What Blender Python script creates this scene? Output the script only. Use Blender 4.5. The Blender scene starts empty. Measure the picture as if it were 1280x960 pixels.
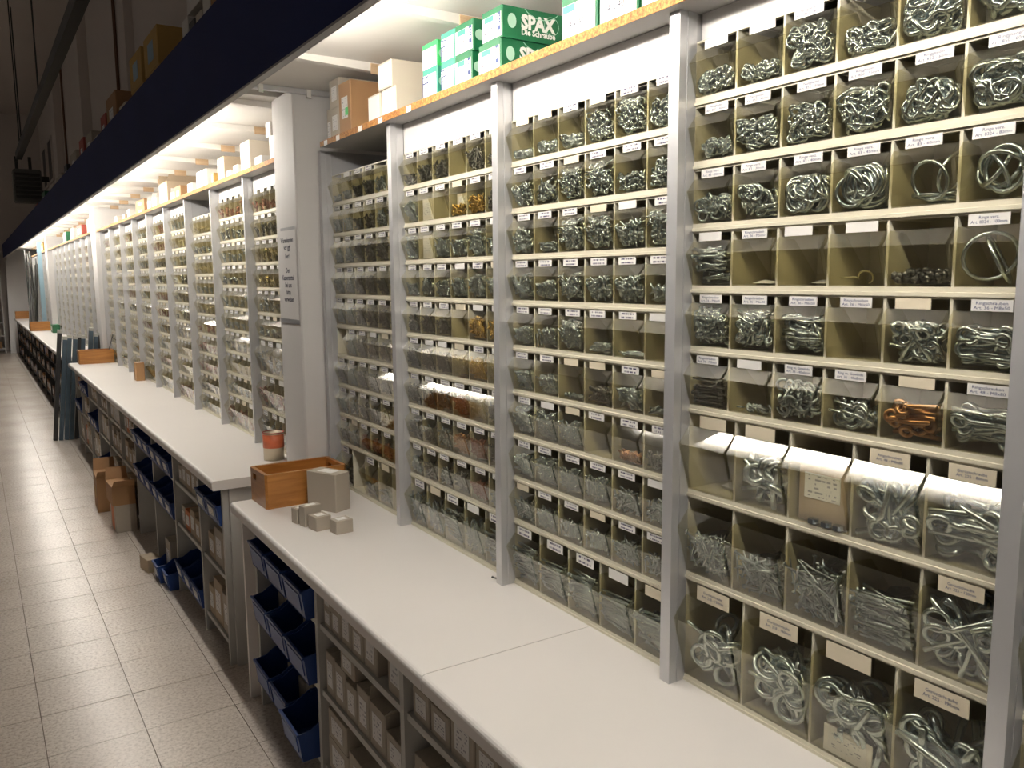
import bpy, math, random
import numpy as np
from mathutils import Matrix, Vector

# ------------------------------------------------------------------ camera, world, exposure
SC = bpy.context.scene
COL = SC.collection
cam_d = bpy.data.cameras.new('camera'); cam = bpy.data.objects.new('camera', cam_d); COL.objects.link(cam)
cam_d.sensor_width = 36.0; cam_d.lens = 1031.387/1280*36.0
cam_d.clip_start = 0.02; cam_d.clip_end = 100
_r = (0.8374415, -0.5464662, -0.0081504); _u = (0.0767739, 0.1028621, 0.9917284); _f = (0.5411077, 0.8311402, -0.1280953)
cam.matrix_world = Matrix(((_r[0], _u[0], -_f[0], -1.13184), (_r[1], _u[1], -_f[1], -1.12180), (_r[2], _u[2], -_f[2], 1.54072), (0, 0, 0, 1)))
SC.camera = cam
world = bpy.data.worlds.new('world'); SC.world = world; world.use_nodes = True
_bg = world.node_tree.nodes['Background']; _bg.inputs[0].default_value = (1.0, 0.90, 0.82, 1); _bg.inputs[1].default_value = 0.085
SC.view_settings.view_transform = 'Standard'; SC.view_settings.look = 'None'
SC.view_settings.gamma = 1.0; SC.view_settings.use_curve_mapping = False
SC.view_settings.exposure = 0.22
SC.cycles.transparent_max_bounces = 24
SC.cycles.caustics_reflective = False; SC.cycles.caustics_refractive = False
TUBE_POWER = 62.0

# ------------------------------------------------------------------ constants
H1 = 0.745            # near counter top
H2 = 0.775            # far counter top
TILT = -0.0144448     # the near rack stands slightly out of line with the far one
H6, H5, H4 = 0.1124, 0.1640, 0.2117
BT = {6: dict(w=.100, h=H6, d=.100, p=.0190), 5: dict(w=.120, h=H5, d=.140, p=.0275), 4: dict(w=.150, h=H4, d=.170, p=.0325)}
ORD = ['first', 'second', 'third', 'fourth', 'fifth', 'sixth', 'seventh', 'eighth', 'ninth', 'tenth', 'eleventh', 'twelfth']
rnd = random.Random(7)

# ------------------------------------------------------------------ materials
MATS = {}
def _new(name):
    m = bpy.data.materials.new(name); m.use_nodes = True; MATS[name] = m
    nt = m.node_tree; return m, nt, nt.nodes['Principled BSDF']
def mat(name, col, rough=.5, metal=0., var=.12, scale=8., bump=0., bscale=60., spec=.5, coat=0.):
    m, nt, b = _new(name); N = nt.nodes; L = nt.links
    tc = N.new('ShaderNodeTexCoord'); nz = N.new('ShaderNodeTexNoise'); nz.inputs['Scale'].default_value = scale; nz.inputs['Detail'].default_value = 4
    L.new(tc.outputs['Object'], nz.inputs['Vector'])
    mx = N.new('ShaderNodeMix'); mx.data_type = 'RGBA'
    c0 = [max(0, c*(1-var)) for c in col]; c1 = [min(1, c*(1+var)) for c in col]
    mx.inputs[6].default_value = (*c0, 1); mx.inputs[7].default_value = (*c1, 1)
    L.new(nz.outputs['Fac'], mx.inputs[0]); L.new(mx.outputs[2], b.inputs['Base Color'])
    b.inputs['Roughness'].default_value = rough; b.inputs['Metallic'].default_value = metal
    b.inputs['Specular IOR Level'].default_value = spec; b.inputs['Coat Weight'].default_value = coat
    if bump:
        n2 = N.new('ShaderNodeTexNoise'); n2.inputs['Scale'].default_value = bscale; L.new(tc.outputs['Object'], n2.inputs['Vector'])
        bp = N.new('ShaderNodeBump'); bp.inputs['Strength'].default_value = bump; bp.inputs['Distance'].default_value = .002
        L.new(n2.outputs['Fac'], bp.inputs['Height']); L.new(bp.outputs['Normal'], b.inputs['Normal'])
    return m
def speckle(name, base, c1, c2, scale, rough, t1=.62, t2=.36):
    m, nt, b = _new(name); N = nt.nodes; L = nt.links
    geo = N.new('ShaderNodeNewGeometry')
    n1 = N.new('ShaderNodeTexNoise'); n1.inputs['Scale'].default_value = scale; n1.inputs['Detail'].default_value = 5; n1.inputs['Roughness'].default_value = .7
    n2 = N.new('ShaderNodeTexNoise'); n2.inputs['Scale'].default_value = 2.2; n2.inputs['Detail'].default_value = 3
    L.new(geo.outputs['Position'], n1.inputs['Vector']); L.new(geo.outputs['Position'], n2.inputs['Vector'])
    r = N.new('ShaderNodeValToRGB'); e = r.color_ramp.elements
    e[0].position = t2; e[0].color = (*c1, 1); e[1].position = t1; e[1].color = (*c2, 1)
    k = r.color_ramp.elements.new((t1+t2)/2); k.color = (*base, 1)
    L.new(n1.outputs['Fac'], r.inputs[0])
    mx = N.new('ShaderNodeMix'); mx.data_type = 'RGBA'; mx.blend_type = 'MULTIPLY'; mx.inputs[0].default_value = .35
    L.new(r.outputs[0], mx.inputs[6]); L.new(n2.outputs['Color'], mx.inputs[7])
    r2 = N.new('ShaderNodeValToRGB'); r2.color_ramp.elements[0].color = (.55, .5, .45, 1); r2.color_ramp.elements[1].color = (1, 1, 1, 1)
    r2.color_ramp.elements[0].position = .25; r2.color_ramp.elements[1].position = .6
    L.new(n2.outputs['Fac'], r2.inputs[0]); L.new(r2.outputs[0], mx.inputs[7])
    L.new(mx.outputs[2], b.inputs['Base Color']); b.inputs['Roughness'].default_value = rough
    return m
def wood(name, c0, c1, axis='X', scale=9., rough=.45):
    m, nt, b = _new(name); N = nt.nodes; L = nt.links
    tc = N.new('ShaderNodeTexCoord'); mp = N.new('ShaderNodeMapping')
    s = {'X': (.6, 6, 6), 'Y': (6, .6, 6), 'Z': (6, 6, .6)}[axis]; mp.inputs['Scale'].default_value = s
    L.new(tc.outputs['Object'], mp.inputs['Vector'])
    nz = N.new('ShaderNodeTexNoise'); nz.inputs['Scale'].default_value = scale; nz.inputs['Detail'].default_value = 6; nz.inputs['Distortion'].default_value = 1.2
    L.new(mp.outputs[0], nz.inputs['Vector'])
    r = N.new('ShaderNodeValToRGB'); e = r.color_ramp.elements
    e[0].position = .3; e[0].color = (*c0, 1); e[1].position = .7; e[1].color = (*c1, 1)
    L.new(nz.outputs['Fac'], r.inputs[0]); L.new(r.outputs[0], b.inputs['Base Color']); b.inputs['Roughness'].default_value = rough
    return m
def clear(name, tint, dust, gl=1.0):
    m = bpy.data.materials.new(name); m.use_nodes = True; MATS[name] = m
    nt = m.node_tree; N = nt.nodes; L = nt.links
    N.remove(N['Principled BSDF']); out = N['Material Output']
    tr = N.new('ShaderNodeBsdfTransparent'); tr.inputs[0].default_value = (*tint, 1)
    df = N.new('ShaderNodeBsdfDiffuse'); df.inputs[0].default_value = (.72, .70, .60, 1)
    g = N.new('ShaderNodeBsdfGlossy'); g.inputs['Roughness'].default_value = .07; g.inputs[0].default_value = (gl, gl, gl, 1)
    tc = N.new('ShaderNodeTexCoord'); nz = N.new('ShaderNodeTexNoise'); nz.inputs['Scale'].default_value = 25; L.new(tc.outputs['Object'], nz.inputs['Vector'])
    mt = N.new('ShaderNodeMath'); mt.operation = 'MULTIPLY'; mt.inputs[1].default_value = dust*2; L.new(nz.outputs['Fac'], mt.inputs[0])
    m1 = N.new('ShaderNodeMixShader'); L.new(mt.outputs[0], m1.inputs[0]); L.new(tr.outputs[0], m1.inputs[1]); L.new(df.outputs[0], m1.inputs[2])
    fr = N.new('ShaderNodeFresnel'); ge = N.new('ShaderNodeNewGeometry')      # thin sheet: the same reflection from both faces
    mi = N.new('ShaderNodeMapRange'); mi.inputs[3].default_value = 1.45; mi.inputs[4].default_value = 1/1.45
    L.new(ge.outputs['Backfacing'], mi.inputs[0]); L.new(mi.outputs[0], fr.inputs[0])
    m2 = N.new('ShaderNodeMixShader'); L.new(fr.outputs[0], m2.inputs[0]); L.new(m1.outputs[0], m2.inputs[1]); L.new(g.outputs[0], m2.inputs[2])
    L.new(m2.outputs[0], out.inputs['Surface'])
    return m
def printed(name, paper, ink, sy, sz, rows=2, axis=1, thr=.5, margin=.72):
    """small flat print: a few lines of dashes on paper, in the card's own coordinates (card spans +-1 after scaling)"""
    m, nt, b = _new(name); N = nt.nodes; L = nt.links
    tc = N.new('ShaderNodeTexCoord'); sp = N.new('ShaderNodeSeparateXYZ'); L.new(tc.outputs['Generated'], sp.inputs[0])
    def M(op, a, bb=None, c=None):
        n = N.new('ShaderNodeMath'); n.operation = op
        for i, v in enumerate((a, bb, c)):
            if v is None: continue
            if isinstance(v, (int, float)): n.inputs[i].default_value = v
            else: L.new(v, n.inputs[i])
        return n.outputs[0]
    h = sp.outputs[axis]; z = sp.outputs[2]
    row = M('MULTIPLY', z, rows); fr = M('FRACT', row)
    inrow = M('MULTIPLY', M('GREATER_THAN', fr, .28), M('LESS_THAN', fr, .72))
    oi = N.new('ShaderNodeObjectInfo')
    cb = N.new('ShaderNodeCombineXYZ'); L.new(M('MULTIPLY', h, sy), cb.inputs[0]); L.new(M('MULTIPLY', M('FLOOR', row), 7.3), cb.inputs[1]); L.new(M('MULTIPLY', oi.outputs['Random'], 91.), cb.inputs[2])
    nz = N.new('ShaderNodeTexNoise'); nz.inputs['Scale'].default_value = 1.0; nz.inputs['Detail'].default_value = 2; L.new(cb.outputs[0], nz.inputs['Vector'])
    ink_f = M('GREATER_THAN', nz.outputs['Fac'], thr)
    ed = M('LESS_THAN', M('ABSOLUTE', M('SUBTRACT', h, .5)), margin/2); ez = M('LESS_THAN', M('ABSOLUTE', M('SUBTRACT', z, .5)), .42)
    f = M('MULTIPLY', M('MULTIPLY', ink_f, inrow), M('MULTIPLY', ed, ez))
    mx = N.new('ShaderNodeMix'); mx.data_type = 'RGBA'; mx.inputs[6].default_value = (*paper, 1); mx.inputs[7].default_value = (*ink, 1)
    L.new(f, mx.inputs[0]); L.new(mx.outputs[2], b.inputs['Base Color']); b.inputs['Roughness'].default_value = .7
    return m

mat('cream', (.66, .62, .49), .42, var=.05)
clear('bin_clear', (.945, .935, .870), .009)
clear('bin_clear_far', (.92, .895, .79), .032)
mat('alu', (.60, .60, .61), .38, .55, var=.05, scale=3)
mat('grey_panel', (.46, .46, .47), .5, 0, var=.05)
mat('white_panel', (.80, .78, .76), .5, var=.03)
mat('counter_white', (.81, .775, .74), .38, var=.03, scale=2.5)
mat('label_white', (.82, .80, .76), .6, var=.03)
mat('label_cream', (.74, .66, .50), .6, var=.04)
printed('label_print', (.80, .78, .74), (.08, .07, .13), 26, 1, 2, 1, .47)
printed('box_print', (.74, .73, .71), (.30, .30, .33), 9, 1, 6, 1, .55, .8)
mat('ink', (.02, .02, .05), .7, var=0)
mat('ink_blue', (.03, .05, .16), .6, var=.05)
mat('zinc', (.48, .55, .60), .27, 1., var=.25, scale=120)
mat('zinc_dull', (.34, .39, .42), .32, 1., var=.3, scale=120)
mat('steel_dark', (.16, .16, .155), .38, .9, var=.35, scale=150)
mat('brass', (.62, .42, .12), .32, 1., var=.3, scale=120)
mat('copper', (.42, .22, .095), .34, 1., var=.3, scale=90)
mat('rust', (.26, .10, .06), .55, .5, var=.4, scale=120)
mat('zinc_yellow', (.52, .46, .26), .3, 1., var=.3, scale=120)
mat('carton', (.42, .33, .23), .75, var=.10, scale=5)
mat('carton_grey', (.42, .37, .30), .75, var=.08, scale=5)
mat('carton_brown', (.36, .20, .09), .7, var=.12, scale=5)
mat('carton_pale', (.62, .55, .45), .7, var=.06, scale=5)
mat('carton_white', (.74, .71, .66), .65, var=.04, scale=5)
mat('carton_yellow', (.48, .30, .08), .7, var=.1)
mat('carton_red', (.38, .07, .05), .6, var=.1)
mat('carton_orange', (.55, .16, .05), .6, var=.1)
mat('tape', (.40, .29, .17), .35, var=.05)
mat('blue_bin', (.018, .055, .22), .38, var=.12)
mat('blue_holder', (.035, .085, .27), .4, var=.1)
mat('fascia_blue', (.010, .020, .110), .55, var=.2, scale=3, spec=.15)
mat('fascia_edge', (.38, .38, .39), .4, .5, var=.05)
mat('canopy_white', (.78, .75, .70), .5, var=.03)
wood('block_wood', (.50, .34, .20), (.62, .45, .28), 'X')
speckle('chipboard', (.36, .15, .032), (.17, .055, .010), (.52, .26, .065), 140, .7)
mat('board_under', (.40, .39, .38), .55, var=.05)
wood('box_wood', (.31, .12, .024), (.47, .21, .052), 'X', 7, .32)
wood('box_wood_end', (.28, .105, .022), (.41, .18, .045), 'Y', 7, .32)
speckle('tile', (.66, .585, .51), (.47, .405, .34), (.76, .69, .61), 85, .27)
mat('grout', (.17, .13, .10), .9, var=.2)
mat('wall_paint', (.66, .60, .55), .8, var=.06, scale=1.2)
mat('pillar_paint', (.70, .68, .66), .6, var=.03, scale=2, bump=.15, bscale=40)
mat('dark_metal', (.045, .045, .042), .5, .3, var=.2)
mat('heater_grey', (.13, .13, .12), .5, .2, var=.15)
mat('green_box', (.006, .12, .045), .45, var=.06)
mat('green_light', (.05, .50, .13), .45, var=.06)
mat('green_teal', (.04, .27, .19), .45, var=.06)
mat('green_pale', (.40, .62, .48), .5, var=.05)
mat('steel_blue', (.085, .125, .16), .4, .5, var=.3, scale=12)
mat('steel_pale', (.50, .50, .46), .45, .4, var=.2)
mat('sheet_white', (.72, .70, .68), .3, var=.05, scale=2)
mat('post_lightblue', (.26, .40, .48), .5, var=.05)
mat('can_metal', (.62, .54, .40), .3, .6, var=.15)
mat('can_label', (.55, .13, .05), .4, var=.35, scale=30)
mat('shelf_grey', (.50, .49, .46), .5, var=.05)
mat('plastic_dark', (.03, .03, .03), .4, var=.2)
mat('paper', (.78, .76, .72), .7, var=.03)
mat('dark_wood', (.16, .075, .04), .6, var=.2)
_m, _nt, _b = _new('tube_glow'); _b.inputs['Base Color'].default_value = (.9, .9, .9, 1)
_b.inputs['Emission Color'].default_value = (1.0, .945, .87, 1); _b.inputs['Emission Strength'].default_value = TUBE_POWER

# ------------------------------------------------------------------ mesh helpers
class MB:
    def __init__(s): s.v = []; s.f = []
    def add(s, vs, fs):
        o = len(s.v); s.v.extend([tuple(map(float, p)) for p in vs]); s.f.extend([tuple(i+o for i in q) for q in fs]); return s
    def box(s, x0, x1, y0, y1, z0, z1):
        return s.add([(x0, y0, z0), (x1, y0, z0), (x1, y1, z0), (x0, y1, z0), (x0, y0, z1), (x1, y0, z1), (x1, y1, z1), (x0, y1, z1)],
                     [(0, 3, 2, 1), (4, 5, 6, 7), (0, 1, 5, 4), (1, 2, 6, 5), (2, 3, 7, 6), (3, 0, 4, 7)])
    def prism(s, poly, a, b, axis='y'):
        """poly in the two other axes: axis y -> (x,z), axis x -> (y,z), axis z -> (x,y)"""
        n = len(poly)
        def P(p, t): return {'y': (p[0], t, p[1]), 'x': (t, p[0], p[1]), 'z': (p[0], p[1], t)}[axis]
        vs = [P(p, a) for p in poly]+[P(p, b) for p in poly]
        fs = [tuple(range(n)), tuple(range(2*n-1, n-1, -1))]+[(i, i+n, (i+1) % n+n, (i+1) % n) for i in range(n)]
        return s.add(vs, fs)
    def tube(s, pts, r, n=6, closed=False):
        vs, fs = tube_geo(pts, r, n, closed); return s.add(vs, fs)
    def cyl(s, p0, p1, r, n=12): return s.tube([p0, p1], r, n)
    def mesh(s, name, m=None, smooth=False):
        me = bpy.data.meshes.new(name); me.from_pydata(s.v, [], s.f); me.update()
        fix_normals(me)
        if smooth: me.polygons.foreach_set('use_smooth', [True]*len(me.polygons))
        if m: me.materials.append(MATS[m])
        return me
def fix_normals(me):
    import bmesh
    bm = bmesh.new(); bm.from_mesh(me); bmesh.ops.recalc_face_normals(bm, faces=bm.faces); bm.to_mesh(me); bm.free()
def tube_geo(pts, r, n=6, closed=False):
    P = np.array(pts, float); k = len(P)
    R = np.full(k, r) if np.isscalar(r) else np.array(r, float)
    T = np.zeros_like(P)
    for i in range(k):
        a = P[(i-1) % k] if (closed or i > 0) else P[i]; b = P[(i+1) % k] if (closed or i < k-1) else P[i]
        T[i] = (b-a)/max(1e-9, np.linalg.norm(b-a))
    ref = np.array([0, 0, 1.]) if abs(T[0][2]) < .9 else np.array([1., 0, 0])
    u = np.cross(T[0], ref); u /= np.linalg.norm(u); vs = []
    for i in range(k):
        u = u-T[i]*np.dot(u, T[i]); u /= max(1e-9, np.linalg.norm(u)); w = np.cross(T[i], u)
        for j in range(n):
            a = 2*math.pi*j/n; vs.append(tuple(P[i]+R[i]*(math.cos(a)*u+math.sin(a)*w)))
    fs = []
    for i in range(k if closed else k-1):
        for j in range(n):
            a, b = i*n+j, i*n+(j+1) % n; c, d = ((i+1) % k)*n+(j+1) % n, ((i+1) % k)*n+j
            fs.append((a, b, c, d))
    if not closed: fs += [tuple(range(n-1, -1, -1)), tuple(range((k-1)*n, k*n))]
    return vs, fs
NEAR = []
def obj(name, me, parent=None, loc=None, m=None):
    o = bpy.data.objects.new(name, me); COL.objects.link(o)
    if parent is not None: o.parent = parent
    if loc is not None: o.location = loc
    if m is not None:
        if len(me.materials) == 0: me.materials.append(MATS[m])
        else:
            o.material_slots[0].link = 'OBJECT'; o.material_slots[0].material = MATS[m]
    return o
def empty(name, loc=(0, 0, 0), rz=0):
    o = bpy.data.objects.new(name, None); COL.objects.link(o); o.location = loc; o.rotation_euler = (0, 0, rz); o.empty_display_size = .05
    return o
LABELS = {}
def tag(o, label, cat, group=None, near=False, kind=None):
    o['label'] = label
    if cat: o['category'] = cat
    if group: o['group'] = group
    if kind: o['kind'] = kind
    if near: NEAR.append(o)
    return o
def struct(o, label=None, cat=None):
    o['kind'] = 'structure'
    if label: o['label'] = label
    if cat: o['category'] = cat
    return o
CACHE = {}
def cached(key, fn):
    if key not in CACHE: CACHE[key] = fn()
    return CACHE[key]
def text_mesh(lines, size, m, spacing=1.05, width=None, bold=0.0):
    cu = bpy.data.curves.new('lettering', 'FONT'); cu.body = '\n'.join(lines); cu.size = size; cu.align_x = 'CENTER'; cu.align_y = 'CENTER'
    cu.space_line = spacing; cu.offset = bold; cu.resolution_u = 2
    t = bpy.data.objects.new('lettering_tmp', cu); COL.objects.link(t)
    dg = bpy.context.evaluated_depsgraph_get(); me = bpy.data.meshes.new_from_object(t.evaluated_get(dg))
    bpy.data.objects.remove(t); bpy.data.curves.remove(cu)
    if len(me.vertices):
        co = np.empty(len(me.vertices)*3); me.vertices.foreach_get('co', co); co = co.reshape(-1, 3)
        co[:, :2] -= (co[:, :2].max(0)+co[:, :2].min(0))/2
        if width:
            w = np.ptp(co[:, 0]); co[:, 0] *= width/max(w, 1e-6)
        me.vertices.foreach_set('co', co.ravel())
    me.materials.clear(); me.materials.append(MATS[m]); me.name = 'lettering'
    return me
FACE_AISLE = Matrix(((0, 0, -1, 0), (-1, 0, 0, 0), (0, 1, 0, 0), (0, 0, 0, 1)))   # reads from the aisle side (-x)
FACE_NEAR = Matrix(((1, 0, 0, 0), (0, 0, -1, 0), (0, 1, 0, 0), (0, 0, 0, 1)))     # reads from -y
def put_text(me, parent, loc, face, name='lettering'):
    o = obj(name, me, parent); o.matrix_local = Matrix.Translation(loc) @ face; return o

# ------------------------------------------------------------------ setting: floor, walls, ceiling
XG, YG, TS = -1.0377, 2.119, .300
def tile_mesh():
    n = 6; g = .0013; a = TS/2-g; vs = []; fs = []
    for i in range(n+1):
        for j in range(n+1):
            x = -a+2*a*i/n; y = -a+2*a*j/n
            z = -.0009*((x/a)**2+(y/a)**2)/2
            vs.append((x, y, z))
    for i in range(n):
        for j in range(n): q = i*(n+1)+j; fs.append((q, q+n+1, q+n+2, q+1))
    o = len(vs); rim = [(i, 0) for i in range(n)]+[(n, j) for j in range(n)]+[(i, n) for i in range(n, 0, -1)]+[(0, j) for j in range(n, 0, -1)]
    ids = [i*(n+1)+j for i, j in rim]
    m = len(ids)
    for k in ids: vs.append(vs[k])
    for k in ids: vs.append((vs[k][0], vs[k][1], -.012))
    for k in range(m): fs.append((o+k, o+(k+1) % m, o+m+(k+1) % m, o+m+k))
    mb = MB(); mb.add(vs, fs); return mb.mesh('floor_tile', 'tile', True)
floor = struct(obj('floor', MB().box(-6, .45, -3.2, 20.6, -.12, -.0045).mesh('floor', 'grout')))
_tm = tile_mesh(); tr = random.Random(3)
far_tiles = MB(); _tv = [tuple(v.co) for v in _tm.vertices]; _tf = [tuple(p.vertices) for p in _tm.polygons]
for k in range(-16, 5):
    for j in range(-17, 62):
        cx, cy = XG+(k+.5)*TS, YG+(j+.5)*TS
        if cx > .44 or cy > 20.4: continue
        if j >= 0: cy += .0015                      # the wider dark joint across the aisle
        if -2 <= k <= 1 and -5 <= j <= 45:
            t = obj('floor_tile', _tm, floor, (cx, cy, 0)); t.rotation_euler = (tr.gauss(0, .0012), tr.gauss(0, .0012), 0)
        elif cx > -3.2:
            far_tiles.add([(v[0]+cx, v[1]+cy, v[2]) for v in _tv], _tf)
ft = obj('outer_floor_tiles', far_tiles.mesh('outer_floor_tiles', 'tile', True), floor); ft['kind'] = 'stuff'
WX = .42
wr = struct(obj('wall_right', MB().box(WX, WX+.2, -3.2, 20.8, 0, 5.2).mesh('wall_right', 'wall_paint')))
for py, pw_, px in ((8.1, .3, .08), (11.6, .45, .12), (15.4, .5, .12)):
    obj('pilaster', MB().box(WX-px, WX, py, py+pw_, 2.4, 5.2).mesh('pilaster', 'wall_paint'), wr)
struct(obj('wall_back', MB().box(-6, WX, 20.6, 20.8, 0, 5.2).mesh('wall_back', 'wall_paint')))
struct(obj('ceiling', MB().box(-6.2, WX+.2, -3.4, 20.8, 5.2, 5.4).mesh('ceiling', 'wall_paint')))
for n_, (wy, wz0, wz1) in enumerate(((17.6, 3.55, 4.3), (19.0, 3.55, 4.3))):
    w_ = struct(obj('window_%d' % (n_+1), MB().box(WX-.02, WX-.002, wy, wy+.8, wz0, wz1).mesh('window_opening', 'plastic_dark')))
    obj('window_frame', MB().box(WX-.03, WX-.002, wy-.05, wy, wz0-.05, wz1+.05).box(WX-.03, WX-.002, wy+.8, wy+.85, wz0-.05, wz1+.05).box(WX-.03, WX-.002, wy, wy+.8, wz1, wz1+.05).box(WX-.03, WX-.002, wy, wy+.8, wz0-.05, wz0).mesh('window_frame', 'wall_paint'), w_)

# ------------------------------------------------------------------ canopy with fascia, ribs and tubes
fas = struct(obj('trim_1', MB().box(-.466, -.452, -3.0, 20.55, 2.062, 2.350).mesh('fascia', 'fascia_blue')), 'dark blue fascia board along the front edge of the canopy', 'fascia')
obj('edge_strip', MB().box(-.468, -.450, -3.0, 20.55, 2.056, 2.0619).box(-.4495, -.4475, -3.0, 20.55, 2.056, 2.07).mesh('edge_strip', 'fascia_edge'), fas)
obj('lining', MB().box(-.4519, -.4500, -3.0, 20.55, 2.0625, 2.2295).mesh('lining', 'canopy_white'), fas)
RIB_Y = {0: [-1.35, -.75, -.15, .28, .87, 1.45], 1: [2.21, 2.75, 3.35, 3.92, 4.5, 5.06, 5.62, 6.2, 6.8, 7.35], 2: [8.2+.6*i for i in range(9)], 3: [14.1+.6*i for i in range(9)]}
DECKS = [(-3.0, 1.93), (2.10, 7.72), (7.76, 13.5), (13.54, 20.55)]
where = ['above the green screw boxes', 'above the long counter with the small brown carton', 'above the counter with the leaning blue bars', 'at the far end of the aisle']
for i, (a, b) in enumerate(DECKS):
    c = empty('canopy', (0, a, 2.23)); tag(c, 'white canopy deck with bracket ribs '+where[i], 'canopy')
    obj('deck', MB().box(-.4495, WX-.002, 0, b-a, 0, .03).mesh('deck', 'canopy_white'), c)
    for y in RIB_Y[i]:
        r_ = obj('rib', cached('rib', lambda: MB().prism([(-.445, -.012), (.405, -.040), (.405, -.0005), (-.445, -.0005)], -.014, .014).mesh('rib', 'canopy_white')), c, (0, y-a, 0))
        obj('end_block', cached('endb', lambda: MB().box(-.0, .07, -.019, -.0145, -.036, -.004).mesh('end_block', 'block_wood')), r_)
    if i == 0:
        obj('end_rail', MB().box(-.44, WX-.004, b-a-.022, b-a-.002, -.018, -.0005).mesh('end_rail', 'alu'), c)
        obj('clip', cached('clip', lambda: MB().box(-.008, .008, -.004, .004, -.03, -.001).mesh('clip', 'canopy_white')), c, (-.215, b-a-.028, -.001))
        obj('clip', CACHE['clip'], c, (-.04, b-a-.028, -.001))
for y0 in [-1.80, -.21]+[2.32+1.6*i for i in range(10)]:
    t = empty('fluorescent_lamp', (-.425, y0, 2.102)); tag(t, 'bare fluorescent tube lamp mounted under the canopy behind the blue fascia', 'lamp', 'tube lamps behind the fascia')
    obj('tube', cached('ftube', lambda: MB().cyl((0, .03, 0), (0, 1.47, 0), .013, 12).mesh('tube', 'tube_glow', True)), t)
    obj('holder', cached('fh', lambda: MB().box(-.012, .013, 0, .028, -.014, .100).box(-.012, .013, 1.472, 1.5, -.014, .100).mesh('holder', 'canopy_white')), t)
    obj('batten', cached('fbat', lambda: MB().box(-.02, .02, 0, 1.5, .1001, .1125).mesh('batten', 'canopy_white')), t)

# ------------------------------------------------------------------ pillars
def pillar(x0, x1, y0, y1, label, ztop=2.2295, z0=0):
    p = empty('pillar', ((x0+x1)/2, (y0+y1)/2, z0)); w, d = (x1-x0)/2, (y1-y0)/2; c = .006
    poly = [(-w, -d+c), (-w+c, -d), (w-c, -d), (w, -d+c), (w, d-c), (w-c, d), (-w+c, d), (-w, d-c)]
    obj('shaft', MB().prism(poly, 0, ztop-z0, 'z').mesh('shaft', 'pillar_paint'), p)
    return tag(p, label, 'pillar')
pil = pillar(-.092, WX-.002, 1.935, 2.185, 'white painted pillar carrying the lettered paper notice')
pillar(-.10, WX-.002, 7.735, 8.02, 'white painted pillar beside the leaning blue-grey bars')
pillar(-.10, WX-.002, 13.6, 13.9, 'white painted pillar next to the dark leaning rods')
pb = empty('column', (-.17, 14.06, H2+.0003)); obj('shaft', MB().prism([(-.03, -.03), (.03, -.03), (.03, -.022), (.005, -.022), (.005, .022), (.03, .022), (.03, .03), (-.03, .03), (-.03, .022), (-.005, .022), (-.005, -.022), (-.03, -.022)], 0, 2.2295-H2-.07, 'z').mesh('shaft', 'post_lightblue'), pb)
tag(pb, 'pale blue steel column at the far end of the aisle', 'column')
# notice on the pillar
nt_ = empty('notice', (-.094, 2.055, 1.585)); tag(nt_, 'lettered paper notice in a clear sleeve taped to the white pillar', 'notice')
obj('sheet', MB().box(-.0012, 0, -.105, .105, -.2, .15).mesh('sheet', 'pillar_paint'), nt_)
obj('tape', MB().box(-.0018, -.0013, -.10, .07, .142, .153).box(-.0018, -.0013, -.112, .112, -.215, -.198).mesh('tape', 'fascia_edge'), nt_)
for k, (tx, z) in enumerate((('Warenkarten', .105), ('vor ggf', .075), ('leer!', .045), ('Den', -.01), ('Kassenzettel', -.038), ('bei uns', -.066), ('bitte', -.094), ('vorweisen', -.122))):
    put_text(text_mesh([tx], .027, 'ink', bold=.0006), nt_, (-.0016, 0, z), FACE_AISLE)

# ------------------------------------------------------------------ strips of tilt bins
def housing_mesh(n):
    b = BT[n]; w, h, d = b['w'], b['h'], b['d']; L_ = w*n if n != 0 else .6
    mb = MB()
    mb.prism([(-.0035, 0), (-.0035, .0055), (-.001, .0062), (-.001, .0135), (d, .0135), (d, .009), (.004, .009), (.004, 0)], -L_, 0)
    for k in range(n+1):
        y = -w*k; t = .0022
        y0, y1 = (y-t, y+t) if 0 < k < n else ((y-2*t, y) if k == 0 else (y, y+2*t))
        mb.box(0, d, y0, y1, .0136, h-.0042)
    mb.box(d, d+.002, -L_, 0, 0, h-.0005); mb.box(0, .006, -L_, 0, h-.004, h-.0005)
    return mb.mesh('housing', 'cream')
def bin_profile(n):
    b = BT[n]; h, d, p = b['h'], b['d'], b['p']
    return (-.0015, .0155), (-p, .640*h), (-.0015, .835*h), (d*.36, .80*h), (d*.90, .30*h), (d*.90, .0155)
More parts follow.
